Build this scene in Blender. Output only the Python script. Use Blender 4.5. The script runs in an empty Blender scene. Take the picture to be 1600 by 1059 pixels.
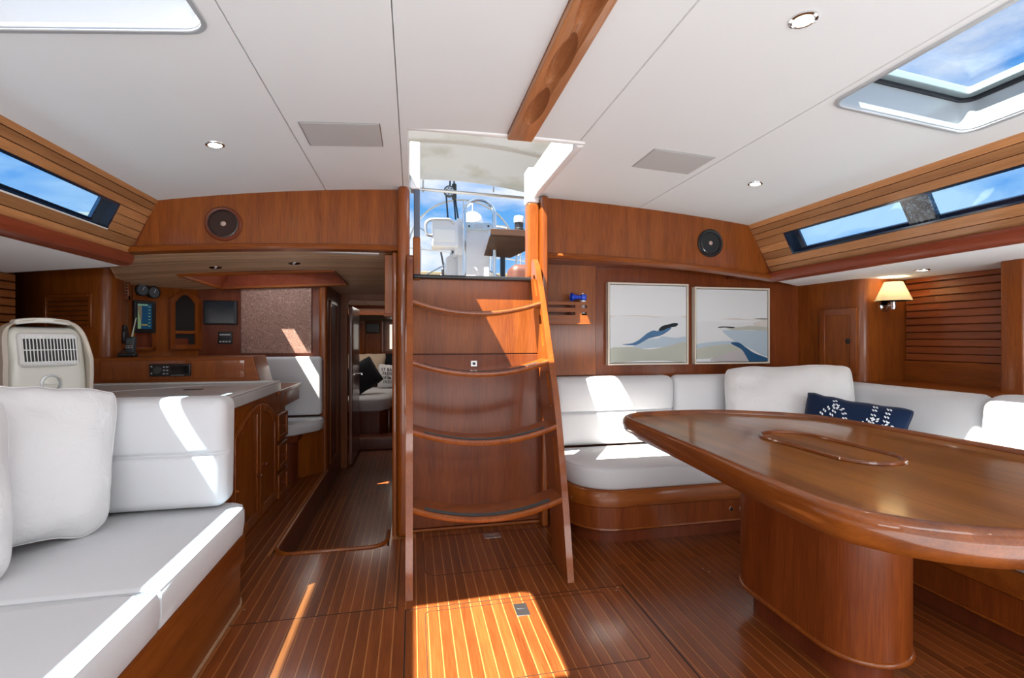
import bpy, bmesh, math, random
from mathutils import Vector, Matrix, Euler, noise
random.seed(7)
S = bpy.context.scene
COL = S.collection
PI = math.pi

# ------------------------------------------------------------------ camera
CAMH = 1.15
FPX = 740.0
YAW = math.atan(155.0 / FPX)
cd = bpy.data.cameras.new('camera')
cam = bpy.data.objects.new('camera', cd)
COL.objects.link(cam)
cam.location = (0, 0, CAMH)
cam.rotation_euler = (PI / 2, 0, -YAW)
cd.sensor_width = 36.0
cd.lens = FPX / 1600.0 * 36.0
cd.clip_start = 0.05
cd.clip_end = 3000
S.camera = cam
S.view_settings.view_transform = 'Standard'
S.view_settings.look = 'None'
S.view_settings.gamma = 1.0
S.view_settings.use_curve_mapping = False
S.view_settings.exposure = 0.15

# ------------------------------------------------------------------ world
w = bpy.data.worlds.new('world'); S.world = w; w.use_nodes = True
nt = w.node_tree; nt.nodes.clear()
def N(t, kind, **kw):
    n = t.nodes.new(kind)
    for k, v in kw.items():
        setattr(n, k, v)
    return n
tc = N(nt, 'ShaderNodeTexCoord')
sep = N(nt, 'ShaderNodeSeparateXYZ'); nt.links.new(tc.outputs['Generated'], sep.inputs[0])
gr = N(nt, 'ShaderNodeValToRGB'); nt.links.new(sep.outputs['Z'], gr.inputs[0])
e = gr.color_ramp.elements
e[0].position = 0.0; e[0].color = (0.42, 0.62, 0.85, 1)
e[1].position = 0.75; e[1].color = (0.025, 0.19, 0.62, 1)
x = e.new(0.18); x.color = (0.16, 0.44, 0.86, 1)
x = e.new(0.42); x.color = (0.06, 0.31, 0.80, 1)
mp = N(nt, 'ShaderNodeMapping'); mp.inputs['Scale'].default_value = (1.0, 1.0, 2.2)
mp.inputs['Location'].default_value = (7.3, 2.6, 4.1)
nt.links.new(tc.outputs['Generated'], mp.inputs[0])
nz = N(nt, 'ShaderNodeTexNoise'); nz.inputs['Scale'].default_value = 4.2
nz.inputs['Detail'].default_value = 8; nz.inputs['Roughness'].default_value = 0.55
nz.inputs['Distortion'].default_value = 0.25
nt.links.new(mp.outputs[0], nz.inputs['Vector'])
cr = N(nt, 'ShaderNodeValToRGB'); nt.links.new(nz.outputs[0], cr.inputs[0])
cr.color_ramp.elements[0].position = 0.40; cr.color_ramp.elements[0].color = (0, 0, 0, 1)
cr.color_ramp.elements[1].position = 0.60; cr.color_ramp.elements[1].color = (1, 1, 1, 1)
mx = N(nt, 'ShaderNodeMix', data_type='RGBA')
nt.links.new(cr.outputs[0], mx.inputs[0]); nt.links.new(gr.outputs[0], mx.inputs[6])
mx.inputs[7].default_value = (0.84, 0.89, 0.98, 1)
bg = N(nt, 'ShaderNodeBackground'); bg.inputs[1].default_value = 1.0
nt.links.new(mx.outputs[2], bg.inputs[0])
wo = N(nt, 'ShaderNodeOutputWorld'); nt.links.new(bg.outputs[0], wo.inputs[0])

# ------------------------------------------------------------------ sun and soft lights
SUN_DIR = Vector((0.54, 0.33, -1.0)).normalized()
sl = bpy.data.lights.new('sun', 'SUN'); sl.energy = 30.0; sl.angle = 0.009; sl.color = (1.0, 0.93, 0.82)
so = bpy.data.objects.new('sun', sl); COL.objects.link(so)
so.rotation_euler = SUN_DIR.to_track_quat('-Z', 'Y').to_euler(); so.location = (-5, -3, 9)
def area(name, loc, direction, sx, sy, energy, color=(1, 1, 1)):
    l = bpy.data.lights.new(name, 'AREA'); l.shape = 'RECTANGLE'; l.size = sx; l.size_y = sy
    l.energy = energy; l.color = color
    o = bpy.data.objects.new(name, l); COL.objects.link(o); o.location = loc
    o.rotation_euler = Vector(direction).to_track_quat('-Z', 'Y').to_euler()
    return o
# soft fill lamps added behind the camera, in place of daylight from forward
area('forward_fill', (0.5, -1.7, 1.0), (0, 1, 0.05), 3.6, 1.7, 27, (0.95, 0.98, 1.0))  # added fill lamp facing aft from the forward end
area('ceiling_fill', (0.45, -0.5, 0.30), (0, 0.3, 1), 3.4, 1.4, 56, (0.95, 0.98, 1.0))  # added upward fill lamp that brightens the headliner
area('overhead_fill', (0.45, -0.75, 1.9), (0, 0.25, -1), 1.6, 0.6, 20, (0.93, 0.97, 1.0))  # added downward fill lamp, no deck opening above it

area('port_fill', (-1.6, -1.1, 1.42), (0.0, 1, 0.08), 1.3, 0.4, 15, (0.95, 0.98, 1.0))  # added fill lamp that brightens the port side and galley
area('starboard_fill', (2.6, -0.9, 1.15), (0.0, 1, 0.25), 1.0, 0.4, 18, (0.95, 0.98, 1.0))  # added fill lamp for the starboard side and deck underside
area('galley_fill', (-1.08, 4.05, 1.75), (0, -0.15, -1), 0.6, 0.4, 3, (0.9, 0.95, 1.0))  # lamp added under the recess to brighten the dark galley
# ------------------------------------------------------------------ helpers
CA, SA = math.cos(YAW), math.sin(YAW)
def P(px, py, x=None, y=None, z=None):
    """point seen at a photo pixel on one world plane"""
    a = (px - 800) / FPX; b = (529.5 - py) / FPX
    d = Vector((SA + CA * a, CA - SA * a, b))
    if x is not None: t = x / d.x
    elif y is not None: t = y / d.y
    else: t = (z - CAMH) / d.z
    return Vector((0, 0, CAMH)) + d * t

WM = {}
def link(o, parent=None):
    COL.objects.link(o)
    if parent is not None:
        o.parent = parent
    return o
def thing(name, label=None, cat=None, loc=(0, 0, 0), rot=(0, 0, 0), group=None, kind=None, parent=None):
    o = bpy.data.objects.new(name, None); o.empty_display_size = 0.1
    link(o, parent); o.location = loc; o.rotation_euler = rot
    WM[o.name] = Matrix.Translation(loc) @ Euler(rot).to_matrix().to_4x4()
    tag(o, label, cat, group, kind)
    return o
def tag(o, label=None, cat=None, group=None, kind=None):
    if label: o['label'] = label
    if cat: o['category'] = cat
    if group: o['group'] = group
    if kind: o['kind'] = kind
    return o

def ceil_z(x):
    k = 0.048 if x < 0.43 else 0.031
    return 2.045 - k * (x - 0.43) ** 2
def rrect(x0, x1, y0, y1, r, n=6):
    pts = []
    for cx, cy, a0 in ((x1 - r, y1 - r, 0), (x0 + r, y1 - r, 90), (x0 + r, y0 + r, 180), (x1 - r, y0 + r, 270)):
        for i in range(n + 1):
            a = math.radians(a0 + 90 * i / n)
            pts.append((cx + r * math.cos(a), cy + r * math.sin(a)))
    return pts
def arc(cx, cy, r, a0, a1, n):
    return [(cx + r * math.cos(math.radians(a0 + (a1 - a0) * i / n)), cy + r * math.sin(math.radians(a0 + (a1 - a0) * i / n))) for i in range(n + 1)]
def spline(pts, n=8, closed=False):
    out = []; m = len(pts)
    rng = range(m if closed else m - 1)
    for i in rng:
        p = []
        for j in (-1, 0, 1, 2):
            k = i + j
            if closed: k %= m
            else: k = max(0, min(m - 1, k))
            p.append(Vector(pts[k]))
        for s in range(n):
            t = s / n
            out.append(0.5 * ((2 * p[1]) + (-p[0] + p[2]) * t + (2 * p[0] - 5 * p[1] + 4 * p[2] - p[3]) * t * t + (-p[0] + 3 * p[1] - 3 * p[2] + p[3]) * t ** 3))
    if not closed: out.append(Vector(pts[-1]))
    return [tuple(v) for v in out]

class MB:
    def __init__(s, T=None):
        s.v = []; s.f = []; s.T = T
    def add(s, vs, fs, M=None):
        o = len(s.v)
        for p in vs:
            p = Vector(p)
            if M is not None: p = M @ p
            if s.T is not None: p = s.T @ p
            s.v.append(p)
        s.f += [tuple(o + i for i in f) for f in fs]
        return s
    def box(s, x0, x1, y0, y1, z0, z1, M=None):
        vs = [(x, y, z) for x in (x0, x1) for y in (y0, y1) for z in (z0, z1)]
        return s.add(vs, [(0, 1, 3, 2), (4, 6, 7, 5), (0, 4, 5, 1), (2, 3, 7, 6), (0, 2, 6, 4), (1, 5, 7, 3)], M)
    def hexa(s, a, b):
        """a, b: two quads (4 pts each, same order)"""
        return s.add(list(a) + list(b), [(3, 2, 1, 0), (4, 5, 6, 7), (0, 1, 5, 4), (1, 2, 6, 5), (2, 3, 7, 6), (3, 0, 4, 7)])
    def loft(s, loops, cap=True, closed=True, M=None):
        n = len(loops[0]); vs = [p for l in loops for p in l]; fs = []
        for i in range(len(loops) - 1):
            for j in range(n if closed else n - 1):
                k = (j + 1) % n
                fs.append((i * n + j, i * n + k, (i + 1) * n + k, (i + 1) * n + j))
        if cap:
            fs.append(tuple(range(n - 1, -1, -1))); fs.append(tuple((len(loops) - 1) * n + j for j in range(n)))
        return s.add(vs, fs, M)
    def prism(s, poly, z0, z1, axis='z', M=None):
        def m(p, h):
            if axis == 'z': return (p[0], p[1], h)
            if axis == 'y': return (p[0], h, p[1])
            return (h, p[0], p[1])
        return s.loft([[m(p, z0) for p in poly], [m(p, z1) for p in poly]], M=M)
    def tube(s, pts, r, n=8, closed=False, M=None):
        pts = [Vector(p) for p in pts]; m = len(pts); loops = []
        rr = r if isinstance(r, (list, tuple)) else [r] * m
        up = None
        for i, p in enumerate(pts):
            a = pts[(i - 1) % m] if (closed or i > 0) else p
            b = pts[(i + 1) % m] if (closed or i < m - 1) else p
            t = (b - a).normalized()
            if up is None:
                up = Vector((0, 0, 1)) if abs(t.z) < 0.9 else Vector((1, 0, 0))
            u = (up - t * up.dot(t)).normalized(); v = t.cross(u); up = u
            loops.append([p + (u * math.cos(2 * PI * k / n) + v * math.sin(2 * PI * k / n)) * rr[i] for k in range(n)])
        if closed: loops.append(loops[0])
        return s.loft(loops, cap=not closed, M=M)
    def lathe(s, prof, n=24, M=None):
        """prof: (r, z) list around local z"""
        loops = [[(max(r, 1e-4) * math.cos(2 * PI * k / n), max(r, 1e-4) * math.sin(2 * PI * k / n), z) for k in range(n)] for r, z in prof]
        return s.loft(loops, M=M)
    def rbox(s, x0, x1, y0, y1, z0, z1, r, n=6, fn=None, M=None, zcuts=()):
        """rounded box with a surface grid; fn deforms each point"""
        c = Vector(((x0 + x1) / 2, (y0 + y1) / 2, (z0 + z1) / 2)); h = Vector(((x1 - x0) / 2, (y1 - y0) / 2, (z1 - z0) / 2))
        r = min(r, h.x, h.y, h.z)
        def axis(hh):
            q = [hh - r + r * math.sin(PI / 2 * i / 4) for i in range(5)]
            inner = hh - r
            m = max(1, int(round(2 * inner / max(0.03, (x1 - x0 + y1 - y0 + z1 - z0) / 3 / n))))
            m = min(m, 26)
            mid = [-inner + 2 * inner * i / m for i in range(1, m)]
            return [-v for v in reversed(q)] + mid + q
        ax = [axis(h.x), axis(h.y), axis(h.z)]
        ax[2] = sorted(ax[2] + [zc - c.z for zc in zcuts])
        idx = {}; vs = []; fs = []
        def vid(i, j, k):
            key = (i, j, k)
            if key not in idx:
                p = Vector((ax[0][i], ax[1][j], ax[2][k]))
                q = Vector([max(-(h[a] - r), min(h[a] - r, p[a])) for a in range(3)])
                d = p - q
                if d.length > 1e-9:
                    nn = Vector([d[a] / r for a in range(3)])
                    # cube to sphere
                    x2, y2, z2 = nn.x ** 2, nn.y ** 2, nn.z ** 2
                    sp = Vector((nn.x * math.sqrt(max(0, 1 - y2 / 2 - z2 / 2 + y2 * z2 / 3)), nn.y * math.sqrt(max(0, 1 - x2 / 2 - z2 / 2 + x2 * z2 / 3)), nn.z * math.sqrt(max(0, 1 - x2 / 2 - y2 / 2 + x2 * y2 / 3))))
                    p = q + sp * r
                u = Vector((p.x / h.x, p.y / h.y, p.z / h.z))
                p = p + c
                if fn: p = fn(p, u)
                idx[key] = len(vs); vs.append(p)
            return idx[key]
        L = [len(a) - 1 for a in ax]
        for a, b, cc in ((0, 1, 2), (1, 2, 0), (2, 0, 1)):
            for side in (0, L[cc]):
                for i in range(L[a]):
                    for j in range(L[b]):
                        q = []
                        for di, dj in ((0, 0), (1, 0), (1, 1), (0, 1)):
                            t = [0, 0, 0]; t[a] = i + di; t[b] = j + dj; t[cc] = side
                            q.append(vid(*t))
                        fs.append(tuple(q) if side else tuple(reversed(q)))
        return s.add(vs, fs, M)
    def build(s, name, mat, parent=None, smooth=35, bevel=0, seg=2, label=None, cat=None, group=None, kind=None, origin=None, subsurf=0):
        me = bpy.data.meshes.new(name)
        if parent is not None:
            Wm = WM[parent.name]; inv = Wm.inverted(); loc = None
            vs = [inv @ p for p in s.v]
        else:
            if origin is None:
                xs = [p.x for p in s.v]; ys = [p.y for p in s.v]; zs = [p.z for p in s.v]
                origin = Vector(((min(xs) + max(xs)) / 2, (min(ys) + max(ys)) / 2, min(zs)))
            origin = Vector(origin); Wm = Matrix.Translation(origin); vs = [p - origin for p in s.v]
        me.from_pydata([tuple(p) for p in vs], [], s.f)
        bm = bmesh.new(); bm.from_mesh(me); bmesh.ops.recalc_face_normals(bm, faces=bm.faces); bm.to_mesh(me); bm.free()
        if mat: me.materials.append(mat)
        if smooth:
            for p in me.polygons: p.use_smooth = True
            me.set_sharp_from_angle(angle=math.radians(smooth))
        o = bpy.data.objects.new(name, me); link(o, parent)
        if parent is None: o.location = origin
        WM[o.name] = Wm
        if bevel:
            b = o.modifiers.new('bevel', 'BEVEL'); b.width = bevel; b.segments = seg; b.limit_method = 'ANGLE'; b.angle_limit = math.radians(40)
            b.harden_normals = False
        if subsurf:
            b = o.modifiers.new('sub', 'SUBSURF'); b.levels = subsurf; b.render_levels = subsurf
        tag(o, label, cat, group, kind)
        return o
def boolean(o, cutters):
    """cut with temporary MB solids given in world coordinates"""
    tmp = []
    for m in cutters:
        c = m.build('cutter', None, smooth=0); tmp.append(c)
        b = o.modifiers.new('cut', 'BOOLEAN'); b.operation = 'DIFFERENCE'; b.solver = 'EXACT'; b.object = c
    bpy.context.view_layer.update()
    dg = bpy.context.evaluated_depsgraph_get()
    me = bpy.data.meshes.new_from_object(o.evaluated_get(dg))
    for m in list(o.modifiers): o.modifiers.remove(m)
    old = o.data; o.data = me
    for p in me.polygons: p.use_smooth = True
    me.set_sharp_from_angle(angle=math.radians(30))
    for c in tmp: bpy.data.objects.remove(c)
    return o
def dup(o, loc=None, label=None, parent=None, rot=None):
    c = o.copy(); COL.objects.link(c)
    if parent is not None: c.parent = parent
    if loc is not None: c.location = loc
    if rot is not None: c.rotation_euler = rot
    if label: c['label'] = label
    for ch in list(o.children): dup(ch, parent=c)
    return c
def frame(origin, u, n=None):
    """matrix: local x along u, local z up, local y = normal pointing away from the wall face (x cross z reversed)"""
    u = Vector(u).normalized(); z = Vector((0, 0, 1)) if n is None else Vector(n).normalized()
    y = z.cross(u).normalized(); z = u.cross(y).normalized()
    M = Matrix((u, y, z)).transposed().to_4x4(); M.translation = Vector(origin)
    return M
def outline_inset(poly, d):
    out = []; n = len(poly)
    area_ = sum(poly[i][0] * poly[(i + 1) % n][1] - poly[(i + 1) % n][0] * poly[i][1] for i in range(n))
    sg = 1 if area_ > 0 else -1
    for i in range(n):
        a = Vector(poly[i - 1][:2]); b = Vector(poly[i][:2]); c = Vector(poly[(i + 1) % n][:2])
        e1 = (b - a); e2 = (c - b)
        if e1.length < 1e-7: e1 = e2
        if e2.length < 1e-7: e2 = e1
        n1 = Vector((-e1.y, e1.x)).normalized() * sg; n2 = Vector((-e2.y, e2.x)).normalized() * sg
        m = (n1 + n2)
        if m.length < 1e-6: m = n1
        m = m / max(0.35, m.length ** 2 / 2)
        out.append((b.x + m.x * d, b.y + m.y * d))
    return out
def pad(mb, poly, prof):
    """stack of inset outlines: prof = [(inset, z), ...]"""
    loops = []
    for d, z in prof:
        q = outline_inset(poly, d) if d else [p[:2] for p in poly]
        loops.append([(p[0], p[1], z) for p in q])
    return mb.loft(loops)

# ------------------------------------------------------------------ materials
def mat(name, color=(0.8, 0.8, 0.8), rough=0.5, metal=0.0, coat=0.0, coat_rough=0.1, spec=0.5, emit=None, estr=0, trans=0, alpha=1, sheen=0):
    m = bpy.data.materials.new(name); m.use_nodes = True
    b = m.node_tree.nodes['Principled BSDF']
    b.inputs['Base Color'].default_value = (*color, 1); b.inputs['Roughness'].default_value = rough
    b.inputs['Metallic'].default_value = metal; b.inputs['Coat Weight'].default_value = coat
    b.inputs['Coat Roughness'].default_value = coat_rough; b.inputs['Specular IOR Level'].default_value = spec
    b.inputs['Transmission Weight'].default_value = trans; b.inputs['Alpha'].default_value = alpha
    b.inputs['Sheen Weight'].default_value = sheen
    if emit: b.inputs['Emission Color'].default_value = (*emit, 1); b.inputs['Emission Strength'].default_value = estr
    return m
def wood(name, dark, light, axis='z', scale=1.0, rough=0.4, coat=0.22, rnd=0.0, coat_rough=0.12, figure=0.5):
    m = mat(name, light, rough, coat=coat, coat_rough=coat_rough, spec=0.3)
    t = m.node_tree; b = t.nodes['Principled BSDF']; L = t.links.new
    tc = N(t, 'ShaderNodeTexCoord'); mp = N(t, 'ShaderNodeMapping'); L(tc.outputs['Object'], mp.inputs[0])
    def sc(al, ac):
        return {'x': (al, ac, ac), 'y': (ac, al, ac), 'z': (ac, ac, al)}[axis]
    mp.inputs['Scale'].default_value = [v * scale for v in sc(1.2, 14)]
    n1 = N(t, 'ShaderNodeTexNoise'); n1.inputs['Scale'].default_value = 1.0; n1.inputs['Detail'].default_value = 6; n1.inputs['Distortion'].default_value = 0.6
    mp2 = N(t, 'ShaderNodeMapping'); L(tc.outputs['Object'], mp2.inputs[0])
    mp2.inputs['Scale'].default_value = [v * scale for v in sc(9, 260)]
    n2 = N(t, 'ShaderNodeTexNoise'); n2.inputs['Scale'].default_value = 1.0; n2.inputs['Detail'].default_value = 3
    oi = N(t, 'ShaderNodeObjectInfo')
    if rnd:
        ad = N(t, 'ShaderNodeVectorMath', operation='MULTIPLY'); ad.inputs[1].default_value = (37, 53, 71)
        cb = N(t, 'ShaderNodeCombineXYZ')
        for i in range(3): L(oi.outputs['Random'], cb.inputs[i])
        L(cb.outputs[0], ad.inputs[0]); L(ad.outputs[0], mp.inputs['Location']); L(ad.outputs[0], mp2.inputs['Location'])
    L(mp.outputs[0], n1.inputs['Vector']); L(mp2.outputs[0], n2.inputs['Vector'])
    r1 = N(t, 'ShaderNodeMapRange'); L(n1.outputs[0], r1.inputs[0]); r1.inputs[1].default_value = 0.32; r1.inputs[2].default_value = 0.68
    r1.inputs[3].default_value = 0; r1.inputs[4].default_value = 1
    r2 = N(t, 'ShaderNodeMapRange'); L(n2.outputs[0], r2.inputs[0]); r2.inputs[1].default_value = 0.3; r2.inputs[2].default_value = 0.7
    mm = N(t, 'ShaderNodeMix', data_type='FLOAT'); mm.inputs[0].default_value = 1 - figure
    L(r1.outputs[0], mm.inputs[2]); L(r2.outputs[0], mm.inputs[3])
    mc = N(t, 'ShaderNodeMix', data_type='RGBA'); L(mm.outputs[0], mc.inputs[0])
    mc.inputs[6].default_value = (*dark, 1); mc.inputs[7].default_value = (*light, 1)
    out = mc.outputs[2]
    if rnd:
        hs = N(t, 'ShaderNodeHueSaturation'); L(out, hs.inputs['Color'])
        r3 = N(t, 'ShaderNodeMapRange'); L(oi.outputs['Random'], r3.inputs[0]); r3.inputs[3].default_value = 1 - rnd; r3.inputs[4].default_value = 1 + rnd
        L(r3.outputs[0], hs.inputs['Value']); out = hs.outputs[0]
    L(out, b.inputs['Base Color'])
    bp = N(t, 'ShaderNodeBump'); bp.inputs['Strength'].default_value = 0.04; bp.inputs['Distance'].default_value = 0.002
    L(r2.outputs[0], bp.inputs['Height']); L(bp.outputs[0], b.inputs['Normal'])
    return m
def fabric(name, color, scale=420, bump=0.25, blotch=0.04, rough=0.9, wr=0.0):
    m = mat(name, color, rough, sheen=0.15, spec=0.2)
    t = m.node_tree; b = t.nodes['Principled BSDF']; L = t.links.new
    tc = N(t, 'ShaderNodeTexCoord'); n1 = N(t, 'ShaderNodeTexNoise'); L(tc.outputs['Object'], n1.inputs['Vector'])
    n1.inputs['Scale'].default_value = scale; n1.inputs['Detail'].default_value = 2
    n2 = N(t, 'ShaderNodeTexNoise'); L(tc.outputs['Object'], n2.inputs['Vector']); n2.inputs['Scale'].default_value = 3.5; n2.inputs['Detail'].default_value = 5
    mc = N(t, 'ShaderNodeMix', data_type='RGBA'); L(n2.outputs[0], mc.inputs[0])
    mc.inputs[6].default_value = (*[c * (1 - blotch * 2) for c in color], 1); mc.inputs[7].default_value = (*[min(1, c * (1 + blotch)) for c in color], 1)
    L(mc.outputs[2], b.inputs['Base Color'])
    bp = N(t, 'ShaderNodeBump'); bp.inputs['Strength'].default_value = bump; bp.inputs['Distance'].default_value = 0.001
    L(n1.outputs[0], bp.inputs['Height']); nrm = bp.outputs[0]
    if wr:
        n3 = N(t, 'ShaderNodeTexNoise'); L(tc.outputs['Object'], n3.inputs['Vector']); n3.inputs['Scale'].default_value = 9; n3.inputs['Detail'].default_value = 3; n3.inputs['Distortion'].default_value = 1.2
        b2 = N(t, 'ShaderNodeBump'); b2.inputs['Strength'].default_value = wr; b2.inputs['Distance'].default_value = 0.02
        L(n3.outputs[0], b2.inputs['Height']); L(nrm, b2.inputs['Normal']); nrm = b2.outputs[0]
    L(nrm, b.inputs['Normal'])
    return m
MD, ML = (0.140, 0.027, 0.0028), (0.325, 0.089, 0.0095)
M = {}
M['mah_z'] = wood('mahogany_vertical_grain', MD, ML, 'z', figure=0.45)
M['mah_x'] = wood('mahogany_cross_grain', MD, ML, 'x', figure=0.5)
M['mah_y'] = wood('mahogany_length_grain', MD, ML, 'y', figure=0.5)
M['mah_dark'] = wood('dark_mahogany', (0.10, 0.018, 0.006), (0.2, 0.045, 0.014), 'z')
M['mah_gloss'] = wood('varnished_mahogany', (0.14, 0.027, 0.004), (0.32, 0.085, 0.011), 'z', rough=0.3, coat=0.6, coat_rough=0.06)
M['table'] = wood('varnished_table_teak', (0.12, 0.036, 0.004), (0.34, 0.125, 0.018), 'y', scale=0.8, rough=0.28, coat=0.6, coat_rough=0.09, figure=0.7)
M['table_rim'] = wood('varnished_rim_mahogany', (0.09, 0.020, 0.003), (0.25, 0.066, 0.009), 'y', scale=0.8, rough=0.3, coat=0.7, coat_rough=0.05, figure=0.7)
M['mah_red'] = wood('deep_red_mahogany', (0.11, 0.020, 0.003), (0.255, 0.058, 0.008), 'z', figure=0.45)
M['slat_l2'] = wood('orange_cedar_slat', (0.24, 0.075, 0.02), (0.48, 0.18, 0.055), 'y', rough=0.4, coat=0.3, rnd=0.12)
M['side_white'] = fabric('lit_white_panel', (0.90, 0.92, 0.925), scale=260, bump=0.1, blotch=0.01, rough=0.7)  # headliner white raised to stand in for missing light under the side decks
M['plank'] = wood('teak_floor_plank', (0.115, 0.026, 0.006), (0.275, 0.074, 0.017), 'y', rough=0.32, coat=0.5, rnd=0.22, coat_rough=0.13)
M['teak_deck'] = wood('weathered_teak_deck', (0.17, 0.155, 0.135), (0.26, 0.24, 0.21), 'y', rough=0.8, coat=0)
M['outdoor'] = mat('deck_gelcoat', (0.70, 0.73, 0.78), 0.3, coat=0.3)
M['holly'] = wood('pale_holly_strip', (0.38, 0.135, 0.038), (0.50, 0.20, 0.062), 'y', rough=0.3, coat=0.8)
M['slat_l'] = wood('pale_cedar_slat', (0.30, 0.125, 0.045), (0.56, 0.27, 0.11), 'y', rough=0.45, coat=0.2, rnd=0.3)
M['slat_g'] = wood('weathered_ceiling_slat', (0.36, 0.21, 0.115), (0.62, 0.40, 0.24), 'x', rough=0.5, coat=0.15, rnd=0.18)
M['slat_r'] = wood('mahogany_wall_slat', (0.16, 0.033, 0.007), (0.31, 0.080, 0.018), 'y', rough=0.35, coat=0.4, rnd=0.12)
M['cap'] = wood('red_mahogany_rail', (0.18, 0.032, 0.014), (0.30, 0.068, 0.027), 'y', rough=0.35, coat=0.4)
M['rail_teak'] = wood('teak_handrail', (0.28, 0.10, 0.035), (0.50, 0.22, 0.09), 'y', rough=0.4, coat=0.3)
M['cream'] = fabric('white_vinyl_headliner', (0.745, 0.775, 0.785), scale=260, bump=0.12, blotch=0.01, rough=0.7)
M['fabric'] = fabric('off_white_upholstery', (0.64, 0.65, 0.67), blotch=0.03)
M['linen'] = fabric('white_linen', (0.74, 0.745, 0.755), blotch=0.02, wr=0.5)
M['navy'] = fabric('navy_cotton', (0.003, 0.014, 0.05), blotch=0.1, wr=0.2)
M['blackcloth'] = fabric('black_cotton', (0.012, 0.014, 0.02), blotch=0.1)
M['rope'] = fabric('white_embroidery', (0.8, 0.85, 0.9))
M['gelcoat'] = mat('white_gelcoat', (0.80, 0.81, 0.81), 0.25, coat=0.4)
M['chrome'] = mat('polished_steel', (0.72, 0.72, 0.72), 0.12, metal=1)
M['steel'] = mat('brushed_steel', (0.55, 0.56, 0.57), 0.35, metal=1)
M['alu'] = mat('anodised_aluminium', (0.62, 0.64, 0.66), 0.38, metal=0.7)
M['alu2'] = mat('painted_aluminium', (0.62, 0.66, 0.68), 0.35, metal=0.15, coat=0.3)
M['black'] = mat('black_plastic', (0.012, 0.012, 0.014), 0.35)
M['rubber'] = mat('dark_gasket', (0.01, 0.013, 0.02), 0.5)
M['bluefr'] = mat('smoked_blue_frame', (0.004, 0.02, 0.05), 0.15, coat=0.6)
M['grip'] = fabric('dark_grip_tape', (0.035, 0.034, 0.036), scale=900, bump=0.8)
M['grey'] = fabric('grey_grille_cloth', (0.47, 0.465, 0.46), scale=900, bump=0.3)
M['dark'] = mat('dark_void', (0.01, 0.006, 0.005), 0.8)
M['stone'] = mat('white_solid_surface', (0.60, 0.60, 0.59), 0.3, coat=0.3)
M['beige'] = fabric('beige_headliner', (0.55, 0.43, 0.32), blotch=0.03)
M['plastic'] = mat('warm_white_plastic', (0.76, 0.76, 0.69), 0.3, coat=0.2)
M['whitepl'] = mat('white_plastic', (0.80, 0.81, 0.80), 0.3)
M['glow'] = mat('lit_lamp_lens', (1, 0.95, 0.85), 0.4, emit=(1.0, 0.9, 0.72), estr=9)
M['blue'] = mat('blue_plastic', (0.005, 0.06, 0.6), 0.3, coat=0.4)
M['framew'] = mat('pale_picture_frame', (0.72, 0.66, 0.56), 0.5)
M['canvas'] = fabric('pale_canvas', (0.72, 0.755, 0.78), scale=700, bump=0.15, blotch=0.015)
def glass(name, tint=(1, 1, 1), refl=0.08):
    m = bpy.data.materials.new(name); m.use_nodes = True; t = m.node_tree; t.nodes.clear(); L = t.links.new
    o = N(t, 'ShaderNodeOutputMaterial'); mix = N(t, 'ShaderNodeMixShader'); tr = N(t, 'ShaderNodeBsdfTransparent'); gl = N(t, 'ShaderNodeBsdfGlossy')
    tr.inputs[0].default_value = (*tint, 1); gl.inputs['Roughness'].default_value = 0.02
    fr = N(t, 'ShaderNodeLayerWeight'); fr.inputs[0].default_value = 0.5
    pw = N(t, 'ShaderNodeMath', operation='POWER'); L(fr.outputs['Facing'], pw.inputs[0]); pw.inputs[1].default_value = 5.0
    ma = N(t, 'ShaderNodeMath', operation='MULTIPLY_ADD'); L(pw.outputs[0], ma.inputs[0]); ma.inputs[1].default_value = 0.8; ma.inputs[2].default_value = 0.03
    L(ma.outputs[0], mix.inputs[0]); L(tr.outputs[0], mix.inputs[1]); L(gl.outputs[0], mix.inputs[2]); L(mix.outputs[0], o.inputs[0])
    return m
M['glass'] = glass('clear_glass', (0.93, 0.97, 1.0))
M['smoked'] = glass('blue_tinted_glass', (0.70, 0.88, 1.0))
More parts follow.
